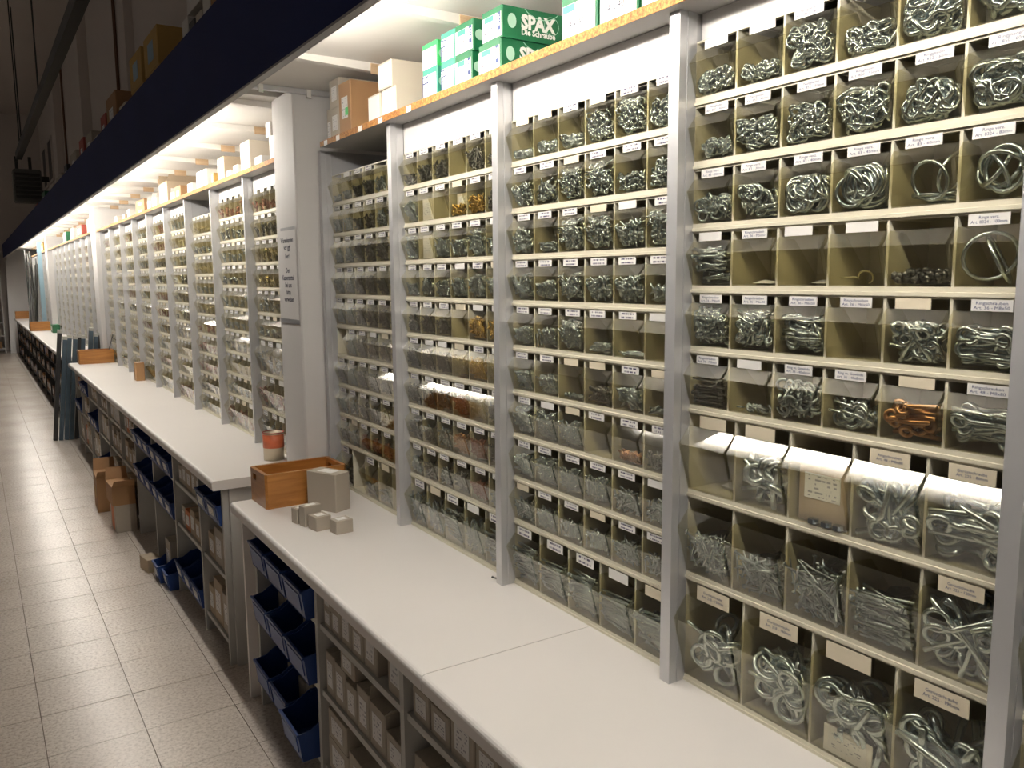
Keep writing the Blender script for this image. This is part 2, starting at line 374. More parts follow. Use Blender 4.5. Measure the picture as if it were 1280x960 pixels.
def bin_mesh(n, thick):
    b = BT[n]; w = b['w']; P = bin_profile(n); y0, y1 = -.0032, -(w-.0032); mb = MB()
    B, K, T, A, D_, E_ = P
    if thick:
        t = .0014
        def slab(p, q, ya, yb):
            dx, dz = q[0]-p[0], q[1]-p[1]; l = math.hypot(dx, dz); nx, nz = dz/l*t, -dx/l*t
            if nx < 0: nx, nz = -nx, -nz
            mb.prism([p, q, (q[0]+nx, q[1]+nz), (p[0]+nx, p[1]+nz)], ya, yb)
        slab(B, K, y0-.0002, y1+.0002); slab(K, T, y0, y1)
        for ys in (y0, y1+t): mb.prism([(x+.0016, z) for x, z in (B, K, T, A, D_, E_)], ys, ys-t)
        mb.add([(B[0]+.002, y0-t, B[1]+.0004), (E_[0], y0-t, E_[1]+.0004), (E_[0], y1+t, E_[1]+.0004), (B[0]+.002, y1+t, B[1]+.0004)], [(0, 1, 2, 3)])
        mb.add([(E_[0], y0-t, E_[1]), (D_[0], y0-t, D_[1]), (D_[0], y1+t, D_[1]), (E_[0], y1+t, E_[1])], [(0, 1, 2, 3)])
    else:
        for p, q in ((B, K), (K, T)): mb.add([(p[0], y0, p[1]), (q[0], y0, q[1]), (q[0], y1, q[1]), (p[0], y1, p[1])], [(0, 1, 2, 3)])
        for y in (y0, y1): mb.add([(x, y, z) for x, z in (B, K, T, A, D_, E_)], [(0, 1, 2, 3, 4, 5)])
    return mb
def card_mesh(n):
    b = BT[n]; w, h = b['w'], b['h']; cw, ch = w*.54, h*.135
    return MB().box(-.0008, .0004, -cw/2, cw/2, -ch/2, ch/2).mesh('label_card')
def strip(n, loc, label, group, near, detail=2, cards=None, texts=None, skip=(), nb=None):
    """cards: per bin 'p' printed, 'b' blank cream, 'w' blank white, '.' none"""
    b = BT[n]; w, h = b['w'], b['h']; nb = nb or n
    s = empty('bin_strip', loc); tag(s, label, 'bin strip', group, near)
    if nb == n: obj('housing', cached(('house', n), lambda: housing_mesh(n)), s)
    else:
        sx = nb/n; o = obj('housing', cached(('house', n), lambda: housing_mesh(n)), s); o.scale = (1, sx, 1)
    if detail == 0:
        def mk():
            mb = MB(); one = bin_mesh(n, False)
            for k in range(n): mb.add([(x, y-w*k, z) for x, y, z in one.v], one.f)
            return mb.mesh('bin_row', 'bin_clear_far')
        o = obj('bin_row', cached(('row', n), mk), s); o['kind'] = 'stuff'
    else:
        for k in range(nb):
            if k in skip: continue
            obj('tilt_bin', cached(('bin', n, detail), lambda: bin_mesh(n, detail == 2).mesh('tilt_bin', 'bin_clear' if detail == 2 else 'bin_clear_far')), s, (0, -w*k, 0))
    if detail == 0:
        def mc():
            mb = MB()
            for k in range(n): mb.box(-.001, .0004, -w*(k+.5)-w*.27, -w*(k+.5)+w*.27, h*.91-h*.068, h*.91+h*.068)
            return mb.mesh('label_cards', 'label_white')
        o = obj('label_cards', cached(('cards', n), mc), s); o['kind'] = 'stuff'
    else:
        for k in range(nb):
            c = (cards or 'p'*nb)[k]
            if c == '.' or k in skip: continue
            m = {'p': 'label_print', 'b': 'label_cream', 'w': 'label_white', 't': 'label_white', 'T': 'label_cream'}[c]
            jy = (rnd.random()-.5)*.16*w
            cd = obj('label_card', cached(('card', n), lambda: card_mesh(n)), s, (-.0015, -w*(k+.5)+jy, h*.905), m)
            if c in 'tT' and texts:
                put_text(cached(('txt', texts[k], n), lambda: text_mesh(texts[k].split('|'), h*.052 if n == 6 else h*.036, 'ink_blue', width=w*(.47 if c == 't' else .36))), cd, (-.0011, 0, 0), FACE_AISLE)
    return s

# ------------------------------------------------------------------ hardware that fills the bins
def arc(r, a0, a1, n, cx=0, cy=0): return [(cx+r*math.cos(a0+(a1-a0)*i/n), cy+r*math.sin(a0+(a1-a0)*i/n), 0) for i in range(n+1)]
def item_geo(kind, L_, r, seg=10, side=5):
    """geometry of one piece of hardware about its centre, long axis x, flat in xy"""
    mb = MB(); pi = math.pi
    if kind == 'ring': mb.tube(arc(L_/2-r, 0, 2*pi, seg)[:-1], r, side, True)
    elif kind == 'link':
        a = L_*.27; b = L_/2-a-r*0; p = arc(a-r, -pi/2, pi/2, seg//2, b, 0)+arc(a-r, pi/2, 1.5*pi, seg//2, -b, 0); mb.tube(p, r, side, True); mb.tube([(-b*.6, a-r, 0), (b*.6, a-r, 0)], r*1.5, side)
    elif kind in ('eyebolt', 'screweye'):
        R = L_*(.17 if kind == 'eyebolt' else .26); cx = L_/2-R
        p = [(-L_/2, 0, 0), (cx-R*1.25, 0, 0)]+arc(R-r, pi*1.12, -pi*.86, seg, cx, 0)
        mb.tube(p, [r*.75]+[r]*(len(p)-1) if kind == 'screweye' else r, side)
    elif kind == 'hook':
        R = L_*.24; cx = L_/2-R
        p = [(-L_/2, 0, 0), (cx-R*1.2, 0, 0)]+arc(R-r, pi*1.1, -pi*.45, seg, cx, 0); mb.tube(p, [r*.7]+[r]*(len(p)-1), side)
    elif kind == 'shook':
        R = L_*.25; p = arc(R-r, pi*.75, -pi*.4+0, seg//2, L_/2-R, 0)[::-1][:0]+arc(R-r, -pi*.3, pi, seg//2+1, L_/2-R, 0)+arc(R-r, 0, -pi*1.3, seg//2+1, -L_/2+R, 0); mb.tube(p, r, side)
    elif kind == 'screw':
        mb.tube([(-L_/2, 0, 0), (-L_/2+r*3, 0, 0), (L_/2-r*1.6, 0, 0), (L_/2-r*1.2, 0, 0), (L_/2, 0, 0)], [r*.2, r, r, r*2.1, r*1.9], side)
    elif kind == 'bolt':
        mb.tube([(-L_/2, 0, 0), (L_/2-r*1.5, 0, 0)], r, side); mb.tube([(L_/2-r*1.5, 0, 0), (L_/2, 0, 0)], r*2, 6)
    elif kind == 'nail':
        mb.tube([(-L_/2, 0, 0), (-L_/2+r*4, 0, 0), (L_/2-r*.6, 0, 0)], [r*.2, r, r], 4); mb.tube([(L_/2-r*.6, 0, 0), (L_/2, 0, 0)], r*2.2, 5)
    elif kind == 'nut': mb.tube([(0, 0, -L_*.2), (0, 0, L_*.2)], L_/2, 6)
    elif kind == 'bracket': mb.box(-L_/2, L_/2, -L_*.1, L_*.1, -r*.4, r*.4).box(L_/2-r, L_/2, -L_*.1, L_*.1, 0, L_*.4)
    return mb
def rand_rot(R, flat):
    """mostly lying along the window, random turn"""
    a = R.uniform(-math.pi, math.pi); t = R.gauss(0, .35 if flat else .9); roll = R.uniform(-math.pi, math.pi) if not flat else R.gauss(0, .6)
    base = Matrix(((0, 0, -1), (-1, 0, 0), (0, 1, 0)))      # local x -> -y, local y -> z, normal -> -x
    return Matrix.Rotation(t, 3, 'Y') @ Matrix.Rotation(R.gauss(0, .3), 3, 'Z') @ base @ Matrix.Rotation(a, 3, 'Z') @ Matrix.Rotation(roll, 3, 'X')
def front_x(n, z):
    B, K, T = bin_profile(n)[:3]
    if z < K[1]: return B[0]+(K[0]-B[0])*(z-B[1])/(K[1]-B[1])
    return K[0]+(T[0]-K[0])*(z-K[1])/(T[1]-K[1])
def place(R, V, n, fill, flat, horiz=False, tries=25, back=.55):
    """find a spot inside bin n for the item with vertices V; returns rotation, translation or None"""
    b = BT[n]; w, h, d = b['w'], b['h'], b['d']; top = .0165+fill*(h*.80-.0165)
    for t in range(tries):
        M = np.array(rand_rot(R, flat))
        if horiz:
            M = np.array(Matrix.Rotation(R.gauss(0, .12), 3, 'X') @ Matrix.Rotation(R.gauss(0, .2), 3, 'Z') @ Matrix(((0, 0, -1), (-1, 0, 0), (0, 1, 0))) @ Matrix.Rotation(0 if R.random() < .5 else math.pi, 3, 'Z') @ Matrix.Rotation(R.gauss(0, .7), 3, 'X'))
        P = V @ M.T; mn, mx = P.min(0), P.max(0)
        if mx[1]-mn[1] > w-.012 or mx[2]-mn[2] > max(top-.0165, .012): continue
        y = R.uniform(-(w-.006)-mn[1], -.006-mx[1]); z0 = .0168-mn[2]; z = z0+R.random()*max(0, top-mx[2]-z0)
        Pz = P[:, 2]+z
        lim = max(front_x(n, q)-p for q, p in zip(Pz, P[:, 0]))+.0022
        x = lim+abs(R.gauss(0, .28))*d*back
        if x+mx[0] > d*.88:
            x = lim
            if x+mx[0] > d*.9: continue
        return M, np.array((x, y, z))
    return None
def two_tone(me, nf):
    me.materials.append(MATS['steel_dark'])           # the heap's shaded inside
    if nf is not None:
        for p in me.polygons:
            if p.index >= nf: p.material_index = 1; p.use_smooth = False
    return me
def pile_mesh(kind, n, fill, L_, r, count, seed, seg=7, side=4, flat=True, horiz=False):
    R = random.Random(seed); g = item_geo(kind, L_, r, seg, side); V = np.array(g.v); mb = MB(); b = BT[n]; w, h, d = b['w'], b['h'], b['d']
    for i in range(count):
        sc = R.uniform(.88, 1.06); q = place(R, V*sc, n, fill, flat, horiz, back=.30)
        if q is None: continue
        mb.add((V*sc) @ q[0].T+q[1], g.f)
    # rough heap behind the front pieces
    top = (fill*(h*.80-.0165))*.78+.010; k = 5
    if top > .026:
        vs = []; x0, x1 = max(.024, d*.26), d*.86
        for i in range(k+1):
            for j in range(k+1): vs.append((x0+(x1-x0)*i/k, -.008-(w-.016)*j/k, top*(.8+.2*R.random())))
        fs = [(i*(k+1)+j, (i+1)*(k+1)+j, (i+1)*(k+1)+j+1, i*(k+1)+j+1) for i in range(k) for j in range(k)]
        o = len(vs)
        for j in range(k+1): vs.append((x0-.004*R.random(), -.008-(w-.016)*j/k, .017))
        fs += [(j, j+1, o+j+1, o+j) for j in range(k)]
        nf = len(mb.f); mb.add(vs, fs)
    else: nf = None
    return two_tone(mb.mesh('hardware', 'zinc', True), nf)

def ordinal_bin(k): return ORD[k]+' bin'
def heap(name, what, n, org, k, near, mesh, m, tail):
    o = obj(name, mesh, None, (org[0], org[1]-BT[n]['w']*k, org[2]), m)
    tag(o, '%s in %s, %s' % (what, ordinal_bin(k), tail), 'hardware', 'small hardware heaped in the tilt bins', near, 'stuff'); return o
def singles(name, what, kind, n, org, k, near, m, tail, fill, L_, r, count, seed, seg=16, side=8, flat=True, horiz=False, back=.55):
    g = item_geo(kind, L_, r, seg, side); me = cached(('single', kind, L_, r, m), lambda: g.mesh(name, m, True)); V = np.array(g.v); R = random.Random(seed)
    for i in range(count):
        q = place(R, V, n, fill, flat, horiz, 40, back)
        if q is None: continue
        o = obj(name, me); M = Matrix(q[0].tolist()).to_4x4(); t = q[1]+np.array((org[0], org[1]-BT[n]['w']*k, org[2]))
        o.matrix_world = Matrix.Translation(Vector(t.tolist())) @ M
        tag(o, '%s in %s, %s' % (what, ordinal_bin(k), tail), name.replace('_', ' '), '%s in one tilt bin' % what, near)

# ------------------------------------------------------------------ cartons, blue bins, wooden boxes
def carton_mesh(dx, dy, dz, m, open_=False):
    """origin at the middle of the base; glued flaps on top, seam on the aisle face"""
    mb = MB(); x, y = dx/2, dy/2; c = min(.003, dx*.05, dy*.05)
    poly = [(-x, -y+c), (-x+c, -y), (x-c, -y), (x, -y+c), (x, y-c), (x-c, y), (-x+c, y), (-x, y-c)]
    mb.prism(poly, 0, dz-.0016, 'z')
    if not open_:
        mb.box(-x+.0008, x-.0008, -y+.0006, -.0008, dz-.0016, dz); mb.box(-x+.0008, x-.0008, .0008, y-.0006, dz-.0016, dz)
    else:
        t = .002
        mb.add([(-x, -y, dz-.002), (x, -y, dz-.002), (x*.9, -y-dy*.22, dz+dy*.18), (-x*.9, -y-dy*.22, dz+dy*.18), (-x, -y+t, dz-.002), (x, -y+t, dz-.002), (x*.9, -y-dy*.22+t, dz+dy*.18+t), (-x*.9, -y-dy*.22+t, dz+dy*.18+t)], [(0, 1, 2, 3), (4, 7, 6, 5), (0, 4, 5, 1), (2, 6, 7, 3), (1, 5, 6, 2), (0, 3, 7, 4)])
        mb.add([(-x, y, dz-.002), (x, y, dz-.002), (x*.9, y+dy*.10, dz+dy*.3), (-x*.9, y+dy*.10, dz+dy*.3), (-x, y-t, dz-.002), (x, y-t, dz-.002), (x*.9, y+dy*.10-t, dz+dy*.3), (-x*.9, y+dy*.10-t, dz+dy*.3)], [(0, 3, 2, 1), (4, 5, 6, 7), (0, 1, 5, 4), (2, 3, 7, 6), (1, 2, 6, 5), (0, 4, 7, 3)])
    return mb.mesh('carton', m)
def carton(loc, size, m, label, group=None, near=False, rz=0., sticker='aisle', open_=False, tape=False, stick_m='box_print', cat='carton', sw=.6, sh=.5, sz=.5):
    dx, dy, dz = size
    o = obj('carton', carton_mesh(dx, dy, dz, m, open_), None, loc); o.rotation_euler = (0, 0, rz); tag(o, label, cat, group, near)
    if sticker == 'aisle':
        w, h = dy*sw, dz*sh; obj('sticker', MB().box(-dx/2-.0009, -dx/2-.0002, -w/2, w/2, -h/2, h/2).mesh('sticker', stick_m), o, (0, 0, dz*sz))
    elif sticker == 'top':
        w, h = dx*.55, dy*.5; obj('sticker', MB().box(-w/2, w/2, -h/2, h/2, .0002, .0009).mesh('sticker', 'label_white'), o, (-.0, 0, dz))
    if tape: obj('tape', MB().box(-dx/2-.0008, dx/2+.0008, -.02, .02, .0001, .0006).mesh('tape', 'tape'), o, (0, 0, dz))
    return o
def blue_bin_mesh(dx, dy, dz):
    mb = MB(); t = .004; y = dy/2; lip = dz*.74
    side = [(0, 0), (dx, 0), (dx, dz), (dx*.22, dz), (dx*.10, lip*1.08), (-.012, lip)]
    for a in (-y, y-t): mb.prism(side, a, a+t)
    mb.prism([(0, 0), (dx, 0), (dx, t), (t, t)], -y+t, y-t); mb.box(dx-t, dx, -y+t, y-t, t, dz)
    mb.prism([(0, t), (t, t), (-.012+t, lip), (-.012, lip)], -y+t, y-t)
    mb.prism([(-.016, lip-.006), (-.012+t, lip-.006), (-.012+t, lip+.002), (-.016, lip+.002)], -y, y)
    mb.prism([(dx*.3, dz), (dx, dz), (dx, dz+.004), (dx*.3, dz+.004)], -y-.003, -y+t); mb.prism([(dx*.3, dz), (dx, dz), (dx, dz+.004), (dx*.3, dz+.004)], y-t, y+.003)
    return mb.mesh('stacking_bin', 'blue_bin')
def blue_bin(loc, size, label, group=None, near=False, rz=0., card=False):
    dx, dy, dz = size
    o = obj('stacking_bin', cached(('bb', size), lambda: blue_bin_mesh(dx, dy, dz)), None, loc); o.rotation_euler = (0, 0, rz); tag(o, label, 'bin', group, near)
    lip = dz*.74
    def hold():
        a, b = lip*.25, lip*.82; f = lambda z: -.012*(z-.004)/(lip-.004)
        return MB().prism([(f(a)-.003, a), (f(a)+.0005, a), (f(b)+.0005, b), (f(b)-.003, b)], -dy*.38, dy*.38).mesh('label_holder', 'blue_holder')
    obj('label_holder', cached(('bbh', size), hold), o)
    if card:
        def cm():
            a, b = lip*.32, lip*.76; f = lambda z: -.012*(z-.004)/(lip-.004)
            return MB().prism([(f(a)-.0045, a), (f(a)-.0032, a), (f(b)-.0032, b), (f(b)-.0045, b)], -dy*.2, dy*.26).mesh('card', 'box_print')
        obj('card', cached(('bbc', size), cm), o)
    return o
def wooden_box(loc, size, label, near=False, rz=0.):
    """open box of wooden boards; hand hole in the aisle end"""
    L_, W, Hh = size; t = .013; o = empty('wooden_box', loc, rz); tag(o, label, 'box', None, near)
    x, y = L_/2, W/2; c = .008
    obj('side_board', MB().prism([(-x+c, -y), (x-c, -y), (x, -y+c), (x, -y+t), (-x, -y+t), (-x, -y+c)], 0, Hh, 'z').mesh('side_board', 'box_wood'), o)
    obj('side_board', MB().prism([(-x+c, y), (x-c, y), (x, y-c), (x, y-t), (-x, y-t), (-x, y-c)], 0, Hh, 'z').mesh('side_board', 'box_wood'), o)
    hy, hz0, hz1 = .018, Hh*.68, Hh*.68+.022; a, b = -y+t, y-t; yy = .035
    for sx in (-1, 1):
        x0, x1 = (-x, -x+t) if sx < 0 else (x-t, x)
        mb = MB().box(x0, x1, a, b, 0, hz0).box(x0, x1, a, b, hz1, Hh).box(x0, x1, a, yy-hy, hz0, hz1).box(x0, x1, yy+hy, b, hz0, hz1)
        obj('end_board', mb.mesh('end_board', 'box_wood_end'), o)
    obj('bottom_board', MB().box(-x+t, x-t, -y+t, y-t, .004, .012).mesh('bottom_board', 'box_wood'), o)
    return o

# ------------------------------------------------------------------ counters and shelving under them
def counter(x0, x1, y0, y1, z, label, near):
    t = .038; r = .012
    poly = [(x1, z-t), (x0+.004, z-t), (x0, z-t+.004), (x0, z-r)]+[(x0+r-r*math.cos(a), z-r+r*math.sin(a)) for a in (.4, .8, 1.2)]+[(x0+r, z), (x1, z)]
    o = empty('counter', ((x0+x1)/2, (y0+y1)/2, 0)); cx, cy = (x0+x1)/2, (y0+y1)/2
    obj('worktop', MB().prism([(p[0]-cx, p[1]) for p in poly], y0-cy, y1-cy).mesh('worktop', 'counter_white'), o)
    return tag(o, label, 'counter', None, near)
counter(-.434, .36, .2985, 1.853, H1, 'white laminate counter top carrying the wooden box and grey cartons', True)
counter(-.434, .36, -1.75, .2965, H1, 'bare white laminate counter top below the eye bolt bins', True)
counter(-.415, WX-.003, 2.09, 7.62, H2, 'long white counter top with the small brown carton and red can', False)
counter(-.405, WX-.003, 8.30, 13.40, H2, 'white counter top beyond the leaning blue-grey bars', False)
counter(-.405, WX-.003, 13.45, 19.2, H2, 'white counter top at the far end of the aisle', False)
def under_unit(ys, x0, zt, levels, label, near, m='shelf_grey', no_bottom=()):
    o = empty('shelving_unit', (x0, ys[0], 0)); tag(o, label, 'shelving', None, near)
    for i, y in enumerate(ys):
        obj('upright', cached(('up', zt, x0), lambda: MB().box(0, .36, -.009, .009, 0, zt-.001).box(-.003, 0, -.011, .011, 0, zt-.001).mesh('upright', m)), o, (0, y-ys[0], 0))
    for i in range(len(ys)-1):
        a, b = sorted((ys[i]-ys[0], ys[i+1]-ys[0])); a += .0115; b -= .0115
        for z in levels:
            if i in no_bottom and z == levels[0]: continue
            obj('shelf', MB().box(.004, .36, a, b, z-.018, z).mesh('shelf', m), o)
    obj('back_panel', MB().box(.361, .368, min(ys)-ys[0], max(ys)-ys[0], .0, zt-.001).mesh('back_panel', m), o)
    return o
LV = [.11, .345, .548]
under_unit([1.76, 1.112, .52, -.08, -.68, -1.3], -.375, H1-.038, LV, 'grey shelving with blue bins and cartons under the counter with wooden box', True)
ep = obj('end_panel', MB().box(0, .36, -.009, .009, 0, H1-.0385).mesh('end_panel', 'counter_white'), None, (-.40, 1.838, 0)); tag(ep, 'white end panel under the counter end with the wooden box', 'panel', None, True)
FY = [2.15, 2.56, 3.11, 3.67, 4.25, 4.83, 5.41, 5.99, 6.57, 7.13, 7.58]
LF = [.09, .36, .57]
under_unit(FY, -.365, H2-.038, LF, 'grey shelving packed with blue bins and cartons under the long counter', False, no_bottom=(2, 3))
epf = obj('end_panel', MB().box(0, .40, -.009, .009, 0, H2-.0385).mesh('end_panel', 'shelf_grey'), None, (-.345, 2.128, 0)); tag(epf, 'grey end panel under the near end of the long counter', 'panel')
FY3 = [8.34+.84*i for i in range(7)]
under_unit(FY3, -.36, H2-.038, LF, 'dark shelving under the counter beyond the leaning bars', False, 'dark_metal')
FY4 = [13.5+.93*i for i in range(7)]
under_unit(FY4, -.36, H2-.038, LF, 'dark shelving under the counter at the far end', False, 'dark_metal')

# ------------------------------------------------------------------ near rack of bins
def post_mesh(z0, z1, x0, w):
    return MB().prism([(x0, 0), (x0, w), (.0, w), (.0, .0), (x0*.52, 0), (x0*.52, .0015), (x0*.60, .0015), (x0*.60, 0)], z0, z1, 'z').mesh('post', 'alu')
ZB = 2.009
near_rack = empty('bin_rack', (0, 0, H1)); tag(near_rack, 'aluminium rack of posts holding the bin strips under the green boxes', 'rack', None, True)
pm = post_mesh(.0003, ZB-H1, -.042, .0265)
for i in range(-2, 4):
    y = .626*i-.004
    obj('post', pm, near_rack, (0, y, 0))
    obj('partition', cached('part', lambda: MB().box(.0005, .30, .004, .022, .0003, ZB-H1).mesh('partition', 'grey_panel')), near_rack, (0, y, 0))
for (i, ztop, x) in ((0, .0, .012), (1, 0, .0025), (2, 0, .0025), (-1, 0, .012)):
    tops = {0: 6*H6+2*H5+H4, -1: 6*H6+2*H5+H4, 1: 9*H6+H5, 2: 9*H6+H5}[i]
    obj('header_panel', MB().box(x, x+.008, .626*i-.599, .626*i-.0045, tops+.0002, ZB-H1-.0005).mesh('header_panel', 'white_panel'), near_rack)
obj('back_panel', MB().box(.301, .309, -1.86, 1.90, .0003, ZB-H1).mesh('back_panel', 'grey_panel'), near_rack)
SIDE_N = 'bay from pillar, green-box side'
SIDE_F = 'bay from pillar, long-counter side'
def near_tail(row, bay): return '%s strip down, %s %s' % (ORD[row], ORD[bay], SIDE_N)
def bay_rows(spec, z0):
    """heights from the top row down -> list of (n, z)"""
    z = z0+sum(BT[n]['h'] for n in spec); out = []
    for n in spec: z -= BT[n]['h']; out.append((n, z))
    return out
CNT = {6: 'six', 5: 'five', 4: 'four'}
MC = {'z': 'zinc', 'd': 'zinc_dull', 'k': 'steel_dark', 'b': 'brass', 'c': 'copper', 'r': 'rust', 'y': 'zinc_yellow'}
MW = {'z': 'shiny zinc', 'd': 'dull grey', 'k': 'dark steel', 'b': 'brass', 'c': 'copper', 'r': 'rusty red', 'y': 'yellowish zinc'}
KW = {'ring': 'rings', 'link': 'chain links', 'hook': 'screw hooks', 'screweye': 'screw eyes', 'screw': 'screws', 'nail': 'nails', 'bolt': 'bolts', 'eyebolt': 'eye bolts', 'nut': 'nuts', 'shook': 'hooks', 'bracket': 'brackets'}

# fourth bay from the pillar: the nearest one, with its big rings and eye bolts
SPEC_A = [6]*6+[5, 5, 4]
TXT = {0: ['Notglieder|Art. 850 - 4mm']*6, 1: ['Notglieder|Art. 850 - 40mm', 'Notglieder|Art. 850 - 45mm', 'Notglieder|Art. 852 - 50mm', 'Ringglieder|Art. 850 - 55mm', 'Ringglieder|Art. 852 - 60mm', 'Ringglieder|Art. 850 - 60mm'],
       2: ['Ringe verz.|Art. 83 - 20mm', 'Ringe verz.|Art. 83 - 30mm', 'Ringe verz.|Art. 83 - 40mm', 'Ringe verz.|Art. 83 - 45mm', 'Ringe verz.|Art. 83 - 60mm', 'Ringe verz.|Art. 8324 - 80mm'],
       3: ['Ringschrauben|Art. 36', 'Ringschrauben|Art. 36 - M5x50', '', '', '', 'Ringe verz.|Art. 8324 - 100mm'],
       4: ['Ringschrauben|Art. 36 - M4x40', 'Ringschrauben|Art. 36 - M6x40', 'Ringschrauben|Art. 36 - M6x50', 'Ringschrauben|Art. 36 - M6x60', '', 'Ringschrauben|Art. 36 - M8x50'],
       5: ['Ringschrauben|Art. 36 - M5x60', '', 'Ring m. Gewinde|Art. 36 - 40x6mm', 'Ring m. Gewinde|Art. 36 - 40x8mm', '', 'Ringschrauben|Art. 48 - M8x80'],
       6: ['', '', '', 'Ringschrauben|Art. 48 - M8x80', 'Gerüstschraube|Art. 225 - 80mm'], 7: ['', '', '', '', 'Gerüstschraube|Art. 225 - 120mm'],
       8: ['Gerüstschraube|Art. 218 - 120mm', 'Gerüstschraube|Art. 218 - 160mm', '', 'Gerüstschraube|Art. 225 - 190mm']}
CARD_A = ['wwtttt', 'tttttt', 'tttttt', 'wtww.t', 'ttttbt', 'twttbt', 'bb.TT', '....T', 'TTbT']
rows_A = bay_rows(SPEC_A, H1)
for i, (n, z) in enumerate(rows_A):
    strip(n, (0, 0, z), 'cream strip of %s clear tilt bins, %s' % (CNT[n], near_tail(i, 3)), 'bin strips on the racks', True, 2, CARD_A[i], TXT[i])
def A(row, k): return rows_A[row][0], (0, 0, rows_A[row][1]), k, True
def heapA(row, k, kind, m, fill, L_, r, count, flat=True, horiz=False, seg=9, side=5):
    n, org, kk, nr = A(row, k)
    heap('hardware_heap', MW[m]+' '+KW[kind], n, org, kk, nr, pile_mesh(kind, n, fill, L_, r, count, 100*row+k, seg, side, flat, horiz), MC[m], near_tail(row, 3))
def oneA(row, k, name, what, kind, m, fill, L_, r, count, **kw):
    n, org, kk, nr = A(row, k); singles(name, what, kind, n, org, kk, nr, MC[m], near_tail(row, 3), fill, L_, r, count, 7000+100*row+k, **kw)
for k, (f, L_, r, c) in enumerate(((.56, .023, .0022, 60), (.46, .021, .0021, 50), (.98, .025, .0021, 85), (.62, .032, .0028, 42), (1., .048, .0036, 42), (1., .062, .0042, 30))): heapA(0, k, 'link' if k != 2 else 'ring', 'z', f, L_, r, c)
for k, (f, L_, r, c) in enumerate(((.48, .022, .0018, 50), (.78, .026, .0022, 75), (.85, .032, .0024, 65), (.95, .038, .0030, 60), (.80, .046, .0034, 42), (.92, .062, .0042, 32))): heapA(1, k, 'link', 'z', f, L_, r, c)
heapA(2, 0, 'ring', 'z', .72, .025, .0022, 42); heapA(2, 1, 'ring', 'z', .82, .031, .0026, 42)
oneA(2, 2, 'metal_ring', 'zinc rings', 'ring', 'z', .88, .043, .0027, 45); oneA(2, 3, 'metal_ring', 'zinc rings', 'ring', 'z', .95, .051, .0029, 45)
oneA(2, 4, 'metal_ring', 'large zinc rings', 'ring', 'z', .98, .060, .0026, 2); oneA(2, 5, 'metal_ring', 'large zinc rings', 'ring', 'z', 1.05, .066, .0032, 5)
oneA(2, 4, 'metal_ring', 'large zinc rings', 'ring', 'z', .30, .058, .0026, 4, flat=False)
heapA(3, 0, 'bolt', 'z', .95, .058, .0024, 46, True, True)
oneA(3, 3, 'bent_hook', 'single bent zinc hook', 'hook', 'y', .3, .05, .0015, 1, horiz=True)
heapA(3, 4, 'nut', 'k', .34, .011, .002, 70); oneA(3, 5, 'metal_ring', 'one big zinc ring', 'ring', 'z', 1.05, .072, .0028, 2)
heapA(4, 0, 'screweye', 'z', .98, .032, .0019, 95); heapA(4, 1, 'eyebolt', 'z', .95, .048, .0024, 60)
oneA(4, 2, 'eye_bolt', 'zinc eye bolts', 'eyebolt', 'z', .92, .072, .0027, 38, horiz=True)
oneA(4, 4, 'eye_bolt', 'zinc eye bolts', 'eyebolt', 'z', .85, .066, .0032, 35); oneA(4, 5, 'eye_bolt', 'thick zinc eye bolts', 'eyebolt', 'z', .85, .076, .0036, 31, horiz=True)
heapA(5, 0, 'bolt', 'k', .78, .066, .0022, 30, True, True); heapA(5, 1, 'hook', 'd', .20, .034, .0022, 14, False)
oneA(5, 2, 'screw_hook', 'round zinc hooks', 'shook', 'd', .95, .05, .0026, 45); oneA(5, 3, 'screw_hook', 'curved zinc hooks', 'hook', 'z', .66, .06, .0032, 26)
oneA(5, 4, 'eye_bolt', 'copper coloured eye bolts', 'eyebolt', 'c', .90, .066, .0036, 28, horiz=True); oneA(5, 5, 'eye_bolt', 'long zinc eye bolts', 'eyebolt', 'z', .92, .078, .0034, 35, horiz=True)
oneA(6, 1, 'eye_bolt', 'thick bent eye screws', 'hook', 'z', .85, .092, .0065, 15); oneA(6, 3, 'eye_bolt', 'heavy zinc eye bolts', 'eyebolt', 'z', .95, .110, .0048, 38); oneA(6, 4, 'eye_bolt', 'heavy threaded eye screws', 'eyebolt', 'z', .95, .112, .0050, 28, horiz=True)
heapA(7, 0, 'nail', 'z', .80, .044, .0023, 85); heapA(7, 1, 'nail', 'd', .68, .052, .0024, 70); heapA(7, 2, 'screw', 'd', .90, .058, .0021, 90); heapA(7, 3, 'bolt', 'd', .78, .070, .0025, 70, True, True)
oneA(7, 4, 'eye_bolt', 'huge threaded eye screws', 'eyebolt', 'z', .98, .122, .0042, 24)
oneA(8, 0, 'screw_hook', 'zinc scaffold hooks', 'screweye', 'z', .80, .098, .0046, 26); oneA(8, 1, 'screw_hook', 'long zinc scaffold hooks', 'screweye', 'z', .80, .118, .0048, 35)
oneA(8, 2, 'screw_hook', 'thick curved zinc hooks', 'hook', 'z', .82, .11, .0052, 35); oneA(8, 3, 'screw_hook', 'long threaded eye screws', 'eyebolt', 'z', .88, .135, .0058, 24)
